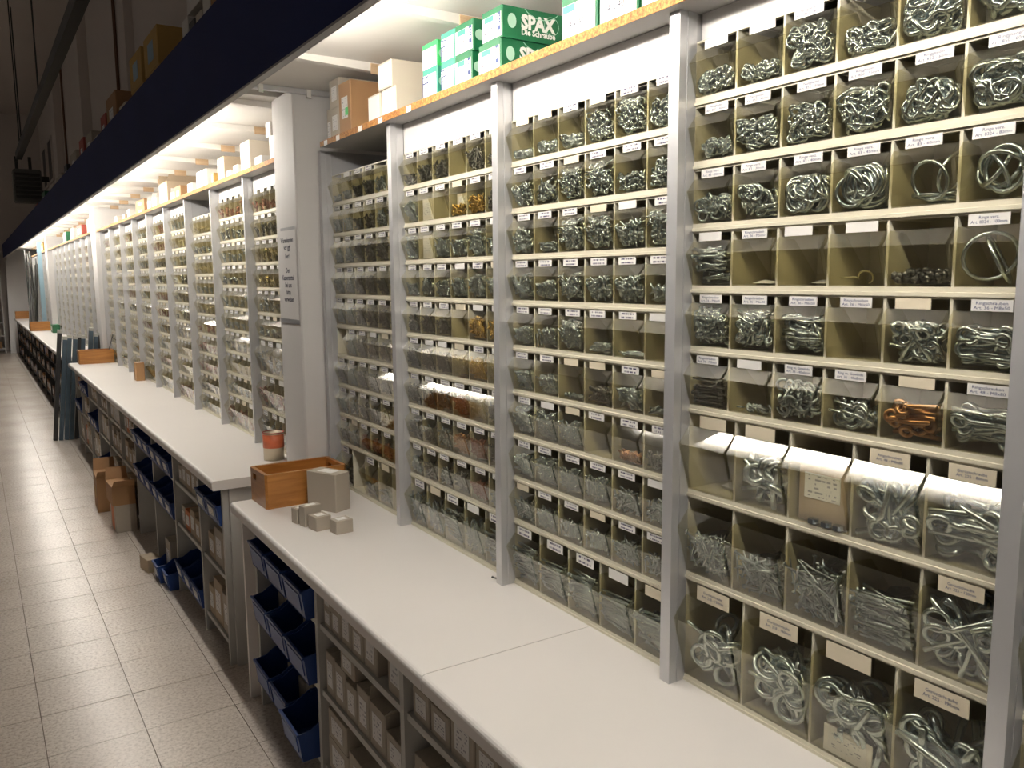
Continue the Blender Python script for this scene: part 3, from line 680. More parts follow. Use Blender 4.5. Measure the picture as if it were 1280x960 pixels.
# loose things in bins of this bay
carton((.026, -.12*2-.06, rows_A[6][1]+.0165), (.036, .092, .100), 'carton', 'brown carton with barcode label standing in third bin of seventh strip', None, True, sw=.74, sh=.42, sz=.60)
carton((.0008, -.15*2-.072, rows_A[8][1]+.0172), (.0022, .088, .046), 'paper', 'white barcoded packet among hooks in third bin of bottom strip', None, True, 0.0, sw=.8, sh=.6)
for k, (yy, zz) in enumerate(((-.12*2-.05, .0), (-.12*2-.075, 0), (-.12*2-.097, 0))):
    o = obj('hex_nut', cached('hexnut', lambda: item_geo('nut', .019, .003).mesh('hex_nut', 'zinc')), None, (.0015, yy, rows_A[6][1]+.0205)); tag(o, 'zinc hexagon nut in front of the brown carton in the bin', 'nut', 'nuts in front of the carton', True)
for (row, k, dx) in ((3, 1, .02), (3, 2, .05), (6, 0, .05)):
    n, org, _, _ = A(row, k); w = BT[n]['w']
    mb = MB().add([(0, -.02, 0), (.03, -.024, .001), (.034, .02, .006), (.004, .022, .001), (0, -.02, -.0008), (.03, -.024, .0002), (.034, .02, .0052), (.004, .022, .0002)], [(0, 1, 2, 3), (4, 7, 6, 5), (0, 4, 5, 1), (1, 5, 6, 2), (2, 6, 7, 3), (3, 7, 4, 0)])
    o = obj('paper_slip', mb.mesh('paper_slip', 'paper'), None, (dx, org[1]-w*(k+.5), org[2]+.0178)); tag(o, 'crumpled paper slip in the otherwise empty %s of %s' % (ordinal_bin(k), near_tail(row, 3).split(',')[0]), 'paper', None, True)

# third, second and first bay from the pillar
SPEC_B = [6]*9+[5]
SZ = {'ring': (.021, .0023, 60), 'hook': (.035, .0027, 45), 'screweye': (.033, .0024, 48), 'screw': (.037, .0022, 60), 'bolt': (.050, .0026, 40), 'nail': (.038, .0018, 75)}
BAYS = {2: [('ring', 'zzzzzz', '344897'), ('hook', 'zzzzzz', '779957'), ('hook', 'zzzzzz', '839979'), ('hook', 'zzzzzz', '868775'), ('hook', 'zzzzzd', '669310'), ('bolt', 'zzdkzd', '661562'),
            ('screweye', 'zzzcck', '998035'), ('screw', 'zzzzdd', '898877'), ('screw', 'dzzzdd', '776676'), ('bolt', 'ddzdz', '87877')],
        1: [('screw', 'kkkkkk', '466074'), ('screweye', 'zzbbbk', '800467'), ('screw', 'zzzzzz', '907696'), ('screw', 'dzzzzz', '576787'), ('screw', 'kkkkbb', '776087'), ('nail', 'kkkyby', '888888'),
            ('nail', 'kkkryk', '888998'), ('screw', 'kkdcrk', '878888'), ('screw', 'dkdkrd', '777876'), ('nail', 'dddzd', '88888')],
        0: [('screw', 'ddkkdd', '345663'), ('screw', 'ddkkdk', '665677'), ('screw', 'ddkkkk', '778888'), ('nail', 'ddkkkk', '778877'), ('nail', 'ddkkkk', '788888'), ('nail', 'ddkkkk', '088888'),
            ('nail', 'kdkkkk', '888888'), ('screw', 'ddkkyk', '777787'), ('screw', 'kdrrrk', '677777'), ('nail', 'kkddk', '60440')]}
for bay in (2, 1, 0):
    y0 = .626*(3-bay)
    for i, (n, z) in enumerate(bay_rows(SPEC_B, H1)):
        kind, ms, fl = BAYS[bay][i]
        cr = random.Random(31*bay+i); cards = ''.join('p' if cr.random() < .86 else ('b' if cr.random() < .5 else 'w') for _ in range(n))
        if bay == 0 and i == 0: cards = '.wpp.w'
        sk = (5,) if False else ((0,) if (bay == 0 and i in (5,)) else ((1,) if bay == 0 and i == 9 else ()))
        strip(n, (0, y0, z), 'cream strip of %s clear tilt bins, %s' % (CNT[n], near_tail(i, bay)), 'bin strips on the racks', True, 2, cards, skip=sk)
        for k in range(n):
            f = int(fl[k])
            if f == 0 or k in sk: continue
            L_, r, c = SZ[kind]; hz = (n == 5); sd = cr.randint(0, 2)
            if n == 5: L_, r, c = .085, .0024, 46
            c = int(c*1.45*(.35+.065*f)); key = ('pile', kind, n, f, sd)
            if hz: me = cached(key, lambda: pile_mesh(kind, n, f/9., L_, r, c, hash((kind, n, f)) % 997+sd*17 if False else 13*f+sd*101, 6, 4, True, sd != 1))
            else: me = cached(key, lambda: pile_mesh(kind, n, f/9., L_, r, c, 13*f+sd*101, 7, 4))
            heap('hardware_heap', MW[ms[k]]+' '+KW[kind], n, (0, y0, z), k, True, me, MC[ms[k]], near_tail(i, bay))
_r = bay_rows(SPEC_B, H1)
carton((.03, 1.252-.15, _r[1][1]+.0165), (.05, .062, .062), 'carton_white', 'small white labelled carton in second bin of the second strip', None, True, sw=.8, sh=.6)
carton((.03, 1.252-.35, _r[1][1]+.047), (.03, .066, .030), 'carton_pale', 'small pale carton lying on brass pieces in a bin', None, True)
carton((.028, 1.252-.15, _r[2][1]+.0165), (.05, .060, .066), 'carton_white', 'small white labelled carton in second bin of the third strip', None, True, sw=.8, sh=.6)
carton((.028, 1.878-.45, _r[0][1]+.0165), (.04, .066, .040), 'carton_pale', 'small tan carton in fifth bin of top strip beside pillar', None, True)
# fifth bay, mostly outside the picture
for i, (n, z) in enumerate(rows_A):
    strip(n, (0, -.626, z), 'cream strip of %s clear tilt bins, %s' % (CNT[n], near_tail(i, 4)), 'bin strips on the racks', True, 2)
    L_, r = (.05, .0026) if n == 6 else (.09, .004)
    for k in range(1): heap('hardware_heap', 'shiny zinc eye bolts', n, (0, -.626, z), k, True, cached(('pileE', n), lambda: pile_mesh('eyebolt', n, .7, L_, r, 45, 5, 8, 5)), 'zinc', near_tail(i, 4))

# ------------------------------------------------------------------ far racks
XF = -.02
def far_contents(n, nb, seed):
    R = random.Random(seed); mb = MB(); w = BT[n]['w']; core = []
    for k in range(nb):
        kind = R.choice(['screw', 'ring', 'hook', 'bolt']); L_, r = {'screw': (.045, .003), 'ring': (.022, .003), 'hook': (.04, .003), 'bolt': (.05, .0032)}[kind]
        g = item_geo(kind, L_, r, 5, 3); V = np.array(g.v); f = R.uniform(.45, .95)
        if R.random() < .08: continue
        for i in range(22):
            q = place(R, V, n, f, True, tries=6)
            if q is not None: mb.add((V @ q[0].T+q[1])+np.array((0, -w*k, 0)), g.f)
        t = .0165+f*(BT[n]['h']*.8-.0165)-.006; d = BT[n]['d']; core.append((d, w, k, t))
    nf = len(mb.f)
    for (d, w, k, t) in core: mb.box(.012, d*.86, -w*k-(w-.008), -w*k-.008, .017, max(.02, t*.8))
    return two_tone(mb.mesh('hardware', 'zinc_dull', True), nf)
def far_bay(yend, spec, z0, bay, side, detail, nb6=6, header=True, rack=None, xf=XF, tail=None):
    for i, (n, z) in enumerate(bay_rows(spec, z0)):
        nb = n if nb6 == 6 else {6: 5, 5: 4}[n]
        tl = '%s strip down, %s %s' % (ORD[i], ORD[bay], side)
        R = random.Random(bay*50+i)
        strip(n, (xf, yend, z), 'cream strip of clear tilt bins, '+tl, 'bin strips on the racks', False, detail, ''.join(R.choice('pppwwb') for _ in range(n)) if detail else None, nb=nb)
        v = R.randint(0, 6); o = obj('hardware_heap', cached(('farc', n, nb, v), lambda: far_contents(n, nb, v+n*10)), None, (xf, yend, z), R.choice(['zinc_dull', 'zinc_dull', 'zinc_yellow', 'steel_dark', 'zinc', 'zinc_yellow', 'rust']))
        tag(o, 'mixed small hardware filling the bins of '+tl, 'hardware', 'small hardware in far bins', False, 'stuff')
def far_rack(y_first, nbays, pitch, z0, label, xf, zb, ext=None):
    r = empty('bin_rack', (xf, y_first, z0)); tag(r, label, 'rack')
    pmf = post_mesh(.0003, zb-z0, -.042, .0165)
    for b in range(nbays):
        y = pitch*b
        obj('post', pmf, r, (0, y+.0005, 0)); obj('partition', cached(('partf', round(zb-z0, 3)), lambda: MB().box(.0005, .33, .002, .0145, .0003, zb-z0).mesh('partition', 'grey_panel')), r, (0, y+.0005, 0))
    obj('back_panel', MB().box(.331, .339, -.50, pitch*(nbays-1)+.02, .0003, zb-z0).mesh('back_panel', 'grey_panel'), r)
    return r
fr = far_rack(2.742, 9, .617, H2, 'aluminium rack of bin strips standing on the long white counter', XF, 2.002)
SP_F = [[6]*6+[5]*3]+[[6]*9+[5]]+[[6]*10+[]]+[[6]*9+[5]]*6
for b in range(9):
    far_bay(2.742+.617*b, SP_F[b], H2, b, SIDE_F, 1, 5 if b == 0 else 6)
    top = H2+sum(BT[n]['h'] for n in SP_F[b])
    if b not in (2,):
        obj('header_panel', MB().box(.0025, .010, .617*b-(.5 if b == 0 else .599), .617*b, top-H2, 2.002-H2-.0005).mesh('header_panel', 'white_panel'), fr)
# bays beyond the second pillar and at the far end
fr3 = far_rack(8.70, 8, .617, H2, 'aluminium rack of bin strips beyond the leaning blue-grey bars', XF, 2.012)
for b in range(8):
    far_bay(8.70+.617*b, [6]*9+[5], H2, b, 'bay beyond the leaning blue-grey bars', 0)
    obj('header_panel', MB().box(.0025, .010, .617*b-.599, .617*b, 9*H6+H5, 2.012-H2-.0005).mesh('header_panel', 'white_panel'), fr3)
fr4 = far_rack(14.8, 6, .617, H2, 'aluminium rack of bin strips behind the dark leaning rods', XF, 2.012)
for b in range(6):
    far_bay(14.8+.617*b, [6]*9+[5], H2, b, 'bay behind the dark leaning rods', 0)
    obj('header_panel', MB().box(.0025, .010, .617*b-.599, .617*b, 9*H6+H5, 2.012-H2-.0005).mesh('header_panel', 'white_panel'), fr4)
def top_board(y0, y1, z, x0, label, near, t=.019, tags=()):
    o = empty('shelf_board', (x0, y0, z)); tag(o, label, 'shelf', None, near)
    obj('board', MB().box(.0015, .36-x0*0, 0, y1-y0, 0, t).mesh('board', 'board_under'), o)
    obj('edge', MB().box(0, .0014, 0, y1-y0, 0, t).mesh('edge', 'chipboard'), o)
    for y in tags: obj('price_tag', cached('ptag', lambda: MB().box(-.0008, 0, -.016, .016, -.001, .016).mesh('price_tag', 'label_white')), o, (-.0002, y-y0, 0))
    return o
top_board(-1.7, 1.80, ZB, -.068, 'chipboard shelf carrying green screw boxes and cartons above the bins', True, .019, (1.74, 1.62, 1.42, 1.26, 1.06))
top_board(2.19, 7.72, 2.002, -.082, 'chipboard shelf carrying cartons above the long counter bins', False)
top_board(8.04, 13.58, 2.012, -.082, 'chipboard shelf above the bins beyond the leaning bars', False)
top_board(13.92, 18.6, 2.012, -.082, 'chipboard shelf above the bins at the far end', False)

# ------------------------------------------------------------------ boxes on the near chipboard shelf
ZT = ZB+.0192
def screw_box(y0, y1, z, dz, x0, dx, m, label, front, side=None, near=True, rz=0.):
    """green printed screw box: coloured body, white front label with band and size print, lettering on the near side"""
    dy = abs(y1-y0); o = obj('screw_box', carton_mesh(dx, dy, dz, m), None, (x0+dx/2, (y0+y1)/2, z)); o.rotation_euler = (0, 0, rz); tag(o, label, 'box', None, near)
    f = -dx/2-.0003
    lab = obj('front_label', MB().box(f-.0006, f, -dy*.47, dy*.47, dz*.05, dz*.80).mesh('front_label', 'label_white'), o)
    if front == 'blue':
        obj('band', MB().box(f-.0012, f-.0007, dy*.05, dy*.42, dz*.52, dz*.76).mesh('band', 'ink_blue'), lab)
        put_text(cached(('t', 'SPAX', 's'), lambda: text_mesh(['SPAX'], .017, 'label_white', bold=.0008, width=.030)), lab, (f-.0016, dy*.235, dz*.64), FACE_AISLE)
        put_text(cached(('t', '4x25'), lambda: text_mesh(['4 x 25', '500'], .016, 'ink')), lab, (f-.0010, dy*.12, dz*.30), FACE_AISLE)
        obj('edge_band', MB().box(f-.0010, f-.0006, dy*.42, dy*.47, dz*.05, dz*.80).mesh('edge_band', 'ink_blue'), lab)
    elif front == 'size':
        put_text(cached(('t', '4x30'), lambda: text_mesh(['4 x 30'], .020, 'ink')), lab, (f-.0010, dy*.1, dz*.32), FACE_AISLE)
        obj('patch', MB().box(f-.0010, f-.0006, -dy*.1, dy*.34, dz*.62, dz*.79).mesh('patch', 'green_teal'), lab)
        obj('side_band', MB().box(f-.0010, f-.0006, -dy*.45, -dy*.30, dz*.25, dz*.80).mesh('side_band', 'ink_blue'), lab)
        put_text(cached(('t', 'SPAX', 'v'), lambda: text_mesh(['SPAX'], .011, 'label_white', bold=.0004)), lab, (f-.0014, -dy*.375, dz*.55), FACE_AISLE @ Matrix.Rotation(math.pi/2, 4, 'Z'))
    elif front == 'size40':
        put_text(cached(('t', '4x40'), lambda: text_mesh(['4 x 40'], .020, 'ink')), lab, (f-.0010, dy*.05, dz*.32), FACE_AISLE)
        obj('patch', MB().box(f-.0010, f-.0006, dy*.1, dy*.44, dz*.62, dz*.79).mesh('patch', 'green_teal'), lab)
    s = -dy/2-.0003
    if side == 'big':
        nlet = obj('side_print', MB().prism([(-.012*math.cos(a)-dx/2+.028, .012*math.sin(a)*1.4+dz*.55) for a in [i*math.pi/8 for i in range(16)]], s-.0004, s).mesh('side_print', 'green_pale'), o)
        put_text(text_mesh(['SPAX'], .044, 'label_white', bold=.0022, width=.100), o, (-.014, s-.0006, dz*.58), FACE_NEAR)
        put_text(text_mesh(['Die Schraube'], .019, 'label_white', bold=.0007, width=.098), o, (-.014, s-.0006, dz*.26), FACE_NEAR)
        rr = .034
        obj('ring_mark', MB().tube([(.024+.021*math.cos(a), s-.0004, dz*.58+.021*math.sin(a)) for a in [i*2*math.pi/20 for i in range(20)]], .0005, 4, True).mesh('ring_mark', 'green_pale'), o)
        obj('arc_mark', MB().tube([(-.005+.06*math.cos(a), s-.0004, dz+.025+.045*math.sin(a)) for a in [math.pi*(1.2+.6*i/10) for i in range(11)] if dz+.025+.045*math.sin(a) < dz], .0009, 4).mesh('arc_mark', 'green_pale'), o)
    elif side == 'dot':
        obj('side_print', MB().prism([(-.014*math.cos(a)-dx/2+.02, .013*math.sin(a)+dz*.5) for a in [i*math.pi/8 for i in range(16)]], s-.0004, s).mesh('side_print', 'green_pale'), o)
    return o
bh = .0745
screw_box(.915, 1.000, ZT, bh+.005, -.052, .10, 'green_teal', 'teal screw box with blue band under the light green box', 'blue', 'dot')
screw_box(.925, 1.012, ZT+bh+.005, .070, -.045, .09, 'green_light', 'light green box stacked on the teal screw box by the cartons', 'plain', 'dot')
screw_box(.815, .890, ZT, bh, -.052, .12, 'green_teal', 'lower screw box with blue band beside the light green stack', 'blue', None)
screw_box(.725, .812, ZT, bh, -.052, .12, 'green_box', 'lower dark green screw box next to the blue-banded boxes', 'size', 'dot')
screw_box(.812, .888, ZT+bh, bh, -.052, .12, 'green_teal', 'upper screw box with blue band beside the light green stack', 'blue', None)
screw_box(.716, .809, ZT+bh, bh, -.052, .12, 'green_box', 'upper dark green screw box next to the blue-banded boxes', 'size', 'dot')
screw_box(.588, .690, ZT, bh-.002, -.052, .235, 'green_box', 'long green screw box with white lettering, bottom of the pair', 'size', 'big')
screw_box(.580, .672, ZT+bh-.002, bh-.002, -.052, .235, 'green_box', 'long green screw box with white lettering, top of the pair', 'size', 'big')
for k, (a, b) in enumerate(((.215, .333), (.092, .206), (-.03, .083))):
    screw_box(a, b, ZT, .085, -.058, .16, 'green_box', '%s dark green screw box with white front from the lettered pair' % ORD[k], 'size40', None)
bag = MB()
for (dx_, dy_, dz_, rr) in ((0, 0, 0, .022), (.012, .014, .004, .016), (-.008, -.016, .002, .017)):
    bag.add(*[(lambda g: (g[0], g[1]))(([(dx_+rr*math.cos(t)*math.sin(p), dy_+rr*math.sin(t)*math.sin(p), dz_+rr+rr*math.cos(p)) for p in [math.pi*i/6 for i in range(7)] for t in [2*math.pi*j/8 for j in range(8)]], [(i*8+j, i*8+(j+1) % 8, (i+1)*8+(j+1) % 8, (i+1)*8+j) for i in range(6) for j in range(8)]))][0])
o = obj('plastic_bag', bag.mesh('plastic_bag', 'paper', True), None, (.05, .705, ZT+2*bh-.004)); tag(o, 'small crumpled white bag on top of the green screw boxes', 'bag', None, True)
carton((.05, 1.845-.075, ZT), (.18, .055, .110), 'carton_grey', 'narrow grey carton at the pillar end of the chipboard shelf', None, True, sw=.7, sh=.5, sz=.35)
carton((.05, 1.69, ZT), (.20, .095, .100), 'carton_grey', 'grey carton under another grey carton next to brown box', None, True, sw=.5, sh=.5)
carton((.05, 1.69, ZT+.1002), (.20, .095, .095), 'carton_grey', 'grey carton stacked on another beside the brown box', None, True, sw=.5, sh=.5)
bc = carton((.045, 1.585, ZT), (.20, .10, .165), 'carton_brown', 'brown cardboard box with green dot label on the chipboard shelf', None, True, .03, sw=.5, sh=.42, sz=.50)
obj('green_dot', MB().box(-.1025, -.1015, -.03, -.008, .055, .08).mesh('green_dot', 'green_light'), bc)
for k, (y, z, w) in enumerate(((1.335, 0, .095), (1.225, 0, .10), (1.25, .0802, .10))):
    carton((.04, y, ZT+z), (.19, w, .078), 'carton_pale', ['pale carton with white front nearest the brown box', 'pale carton with white front beside the teal box', 'pale carton stacked on another beside the light green box'][k], None, True, stick_m='label_white', sw=.9, sh=.86)

# ------------------------------------------------------------------ boxes on the far chipboard shelf
ZF = 2.002+.0192
far_boxes = [  # y centre, dy, dz, dx, material, sticker, stacked z
    (2.38, .10, .115, .16, 'carton_white', 'white carton leaning beside the pillar on the far shelf', 0), (2.44, .06, .06, .10, 'carton_white', 'small white carton on top of the one beside the pillar', .1152),
    (2.60, .10, .055, .14, 'carton_white', 'low white carton second from the pillar on the far shelf', 0),
    (2.80, .15, .145, .18, 'carton_pale', 'tall pale white-fronted carton on the far shelf', 0), (2.97, .08, .06, .12, 'carton_white', 'small white carton before the tall pale one', 0),
    (3.10, .07, .05, .1, 'carton_white', 'tiny white carton between pale and tan cartons', 0), (3.24, .13, .13, .18, 'carton', 'tan carton with bright front on the far shelf', 0),
    (3.42, .07, .07, .14, 'carton_yellow', 'narrow ochre packet next to the tan carton', 0), (3.66, .24, .11, .16, 'carton_white', 'wide lilac-white carton on the far shelf', 0),
    (3.95, .12, .07, .14, 'carton_white', 'white carton beside the wide white one', 0), (4.28, .16, .085, .16, 'carton_brown', 'brown carton partly hidden on the far shelf', 0),
    (4.44, .10, .065, .12, 'carton_white', 'white carton in front of the open tan box', 0), (4.72, .26, .15, .18, 'carton', 'open tan carton with raised flaps on the far shelf', 0),
    (5.05, .14, .08, .14, 'carton_white', 'white carton past the open tan box', 0), (5.25, .12, .075, .14, 'carton_white', 'second white carton past the open tan box', 0),
    (5.62, .38, .055, .2, 'carton_brown', 'lower of two flat brown cartons on the far shelf', 0), (5.62, .36, .055, .2, 'carton_brown', 'upper of two flat brown cartons on the far shelf', .0552),
    (6.15, .12, .08, .14, 'carton_white', 'white carton beyond the flat brown cartons', 0), (6.4, .12, .06, .14, 'carton', 'tan carton beyond the flat brown cartons', 0), (6.85, .16, .07, .14, 'carton_pale', 'pale carton near the second pillar', 0)]
for (y, dy, dz, dx, m, lb, z) in far_boxes:
    carton((-.03+dx/2, y, ZF+z), (dx, dy, dz), m, lb, None, False, stick_m='label_white', sw=.92 if m in ('carton_white', 'carton_pale', 'carton') else .4, sh=.85 if m != 'carton_brown' else .4, open_='open' in lb)
ZG = 2.012+.0192
for (y, dy, dz, m, lb) in ((8.25, .22, .155, 'carton_brown', 'tall brown carton by the second pillar, far shelf'), (8.6, .3, .15, 'carton_pale', 'pale carton beside the tall brown one'), (9.5, .5, .13, 'carton_red', 'red box on the shelf beyond the leaning bars'), (10.3, .35, .14, 'carton_white', 'white box beside the red box'), (11.2, .4, .14, 'green_box', 'dark green box beyond the red box'), (15.2, .4, .15, 'carton_yellow', 'ochre carton on the far end shelf')):
    carton((.05, y, ZG), (.2, dy, dz), m, lb, None, False, stick_m='label_white', sw=.5)

# ------------------------------------------------------------------ things stored on top of the canopy
ZC = 2.2603
def top_item(y, dy, dz, m, lb, dx=.28, z=0, x=-.42, st='box_print', **kw): return carton((x+dx/2, y, ZC+z), (dx, dy, dz), m, lb, None, False, stick_m=st, **kw)
for k in range(7): top_item(1.46+.105*k, .085, .20-(.03 if k % 3 else 0), ['carton_white', 'carton_pale', 'carton_brown', 'carton_white', 'carton_pale', 'plastic_dark', 'carton_white'][k], '%s upright box from the yellow cartons on the canopy' % ORD[6-k], sw=.5)
for k in range(3): top_item(1.46+.24*k, .20, .12, ['carton_pale', 'carton_brown', 'carton_white'][k], ['pale carton lying on the upright canopy boxes', 'brown carton lying on the upright canopy boxes', 'white carton lying on upright boxes nearest yellow cartons'][k], z=.2003)
top_item(2.36, .18, .10, 'carton_yellow', 'small yellow carton beside the tall yellow canopy stack', sw=.4)
top_item(2.72, .30, .155, 'carton_yellow', 'lower yellow carton with blue label in the canopy stack', st='post_lightblue', sw=.4, sh=.5); top_item(2.74, .30, .155, 'carton_yellow', 'upper yellow carton with blue label in the canopy stack', z=.1552, st='post_lightblue', sw=.4, sh=.5)
top_item(3.10, .30, .155, 'carton_yellow', 'lower yellow carton at the far side of the canopy stack', st='post_lightblue', sw=.4, sh=.5); top_item(3.12, .30, .155, 'carton_yellow', 'upper yellow carton at the far side of the canopy stack', z=.1552, st='post_lightblue', sw=.4, sh=.5)
for (y, dy, dz, m, lb) in ((3.55, .2, .16, 'carton_pale', 'pale carton next to the yellow cartons on the canopy'), (3.92, .34, .27, 'carton_brown', 'big dark brown carton on the canopy'), (4.25, .2, .22, 'carton_red', 'red carton next to the dark brown one'), (4.6, .2, .15, 'carton_white', 'white packet on the canopy beside the red carton'), (4.95, .3, .22, 'carton_grey', 'khaki carton on the canopy'), (5.35, .25, .24, 'carton_red', 'bright red carton on the canopy past the khaki one'), (5.9, .4, .22, 'carton_grey', 'square khaki carton past the bright red carton'), (6.5, .2, .2, 'plastic_dark', 'black box on the canopy'), (7.1, .5, .18, 'carton_grey', 'grey carton pile end on the canopy'), (7.9, .4, .17, 'carton_pale', 'pale carton far along the canopy'), (8.9, .4, .2, 'green_box', 'green carton far along the canopy'), (10.0, .3, .16, 'carton_red', 'red carton far along the canopy'), (11.8, .6, .15, 'carton_grey', 'long grey carton near the canopy end')):
    top_item(y, dy, dz, m, lb, sw=.4)

# ------------------------------------------------------------------ hall fittings above
pipe = empty('ceiling_rail', (-.456, 2.0, 3.2)); obj('rail', MB().box(-.035, .035, 0, 9.95, -.045, .045).mesh('rail', 'dark_metal'), pipe); tag(pipe, 'dark horizontal steel rail running high above the aisle', 'rail')
for y in (2.5, 6.0, 9.5): obj('hanger', MB().cyl((0, y, .045), (0, y, 1.999), .008, 6).mesh('hanger', 'dark_metal'), pipe)
ht = empty('heater', (-.36, 12.3, 2.62)); tag(ht, 'grey box fan heater hanging at the end of the dark rail', 'heater')
obj('casing', MB().prism([(-.17, .02), (-.15, 0), (.15, 0), (.17, .02), (.17, .42), (.15, .44), (-.15, .44), (-.17, .42)], -.15, .15).mesh('casing', 'heater_grey'), ht)
for k in range(6): obj('louvre', cached('louv', lambda: MB().prism([(-.15, 0), (.15, 0), (.15, .035), (-.15, .035)], -.172, -.1505).mesh('louvre', 'dark_metal')), ht, (0, 0, .05+.06*k))
for x in (-.11, .05): obj('bracket', MB().box(x-.02, x+.02, -.01, .01, .4405, .62).mesh('bracket', 'dark_metal'), ht)
obj('side_pipe', MB().cyl((.1705, 0, .33), (.27, 0, .33), .04, 10).mesh('side_pipe', 'dark_metal'), ht); obj('side_pipe', MB().cyl((.1705, 0, .12), (.27, 0, .12), .055, 10).mesh('side_pipe', 'dark_metal'), ht)
obj('hanger', MB().cyl((-.03, 0, .62), (-.03, 0, 2.579), .01, 6).mesh('hanger', 'dark_metal'), ht)
for k, y in enumerate((9.1, 14.9)):
    cb = obj('wall_conduit', MB().cyl((0, 0, 0), (0, 0, 2.8), .018, 6).box(-.03, .018, -.03, .03, .9, 1.0).mesh('wall_conduit', 'dark_wood'), None, (WX-.02, y, 2.38)); tag(cb, ['thin dark conduit running up the upper wall near pale pilaster', 'thin dark conduit far along the upper wall'][k], 'conduit')

# ------------------------------------------------------------------ things on the counters
wooden_box((-.205, 1.775, H1), (.298, .178, .122), 'open varnished wooden box on the counter beside the grey cartons', True, .03)
carton((-.160, 1.585, H1), (.072, .136, .132), 'carton_grey', 'tall grey carton standing in front of the wooden box', None, True, .46, sticker='top')
carton((-.222, 1.300, H1), (.058, .050, .042), 'carton_grey', 'small grey carton standing apart from the small group', None, True, .1, sticker='top')
carton((-.268, 1.372, H1), (.054, .056, .045), 'carton_grey', 'small grey carton in front of the stacked small cartons', None, True, .16, sticker='top')
carton((-.278, 1.432, H1), (.062, .036, .066), 'carton_grey', 'upright grey carton in the small group on the counter', None, True, .2, sticker='top')
carton((-.300, 1.476, H1), (.04, .036, .050), 'carton_grey', 'narrow grey carton at the back of the small group', None, True, .2, sticker='top')
cn = empty('tin_can', (-.095, 2.345, H2)); tag(cn, 'open metal tin with red label on the long counter by pillar', 'can')
_p = [(i*2*math.pi/20) for i in range(20)]
def ring_wall(r0, r1, z0, z1):
    mb = MB(); n = 20; vs = [(r*math.cos(a), r*math.sin(a), z) for (r, z) in ((r0, z0), (r0, z1), (r1, z1), (r1, z0)) for a in _p]
    fs = [(i*n+j, i*n+(j+1) % n, ((i+1) % 4)*n+(j+1) % n, ((i+1) % 4)*n+j) for i in range(4) for j in range(n)]; return mb.add(vs, fs)
obj('body', ring_wall(.043, .0415, .001, .118).add([(.042*math.cos(a), .042*math.sin(a), .002) for a in _p], [tuple(range(20))]).mesh('body', 'can_metal', True), cn)
obj('wrapper', ring_wall(.0442, .0432, .055, .112).mesh('wrapper', 'can_label', True), cn); obj('rim', ring_wall(.0448, .0415, .1181, .121).mesh('rim', 'carton_red', True), cn)
wooden_box((-.19, 7.50, H2), (.30, .17, .125), 'varnished wooden box at the end of the long counter by blue bars', False, 0)
wooden_box((-.26, 13.75, H2), (.28, .17, .14), 'varnished wooden box on the counter at the dark rods', False, 0)
wooden_box((-.24, 18.9, H2), (.30, .2, .15), 'varnished wooden box on the last counter by white sheets', False, 0)
carton((-.085, 5.765, H2), (.062, .095, .14), 'carton_brown', 'small brown carton standing upright on the long white counter', None, False, sticker='top')
carton((-.02-.08, 13.05, H2), (.1, .3, .12), 'green_box', 'dark green packet on the counter next to wooden box', None, False)
sc = obj('loose_screw', item_geo('screw', .03, .0018, 6, 6).mesh('loose_screw', 'steel_dark', True), None, (-.028, .672, H1+.0022)); sc.rotation_euler = (0, 0, 1.9); tag(sc, 'single loose dark screw lying on the white counter', 'screw', None, True)
# leaning bars, rods and sheets
br = random.Random(5)
for k in range(11):
    x = -.55+.045*k+br.uniform(-.006, .006); ln = 1.02+br.uniform(-.04, .05); o = empty('metal_bar', (x, 7.93+br.uniform(-.02, .02), .004)); o.rotation_euler = (br.uniform(-.02, .03), .095+.012*k*0+br.uniform(-.01, .01), 0)
    obj('profile', MB().prism([(-.018, -.03), (.018, -.03), (.018, -.025), (-.013, -.025), (-.013, .025), (.018, .025), (.018, .03), (-.018, .03)], 0, ln, 'z').mesh('profile', 'steel_blue' if k % 4 else 'plastic_dark'), o)
    obj('end_cap', MB().box(-.0185, .0185, -.0305, .0305, ln+.0001, ln+.03).mesh('end_cap', 'steel_pale'), o)
    tag(o, 'blue-grey metal profile bar leaning at the gap between the counters', 'bar', 'bars leaning between the counters')
st = obj('thin_stick', MB().cyl((0, 0, 0), (.045, -.02, .16), .004, 6).mesh('thin_stick', 'steel_dark'), None, (-.075, 7.53, H2+.1)); tag(st, 'thin dark stick poking out of the wooden box by blue bars', 'stick')
for k in range(9):
    x = -.22+.026*k+.05*(k % 2); o = obj('steel_rod', MB().cyl((0, 0, 0), (.12-.05*(k % 3), .9-.2*(k % 4), 1.05+.12*(k % 3)), .016, 6).mesh('steel_rod', 'dark_metal'), None, (x-.15, 14.3+.30*k, H2+.014)); tag(o, 'dark steel rod leaning over the counter at the far end', 'rod', 'dark rods leaning at the far end')
for k in range(4):
    o = obj('white_sheet', MB().add([(0, 0, 0), (.5, 0, 0), (.56, .45, 2.0+.1*k), (.06, .45, 2.0+.1*k), (0, .03, 0), (.5, .03, 0), (.56, .48, 2.0+.1*k), (.06, .48, 2.0+.1*k)], [(0, 1, 2, 3), (4, 7, 6, 5), (0, 4, 5, 1), (1, 5, 6, 2), (2, 6, 7, 3), (3, 7, 4, 0)]).mesh('white_sheet', 'sheet_white'), None, (-.50+.03*k, 19.72+.05*k, .001)); tag(o, ['shortest', 'second shortest', 'second tallest', 'tallest'][k]+' white sheet leaning against the end wall', 'sheet', 'white sheets leaning at the end wall')
fsu = empty('white_shelving', (-.92, 20.1, 0)); tag(fsu, 'white open shelving unit standing at the end wall', 'shelving')
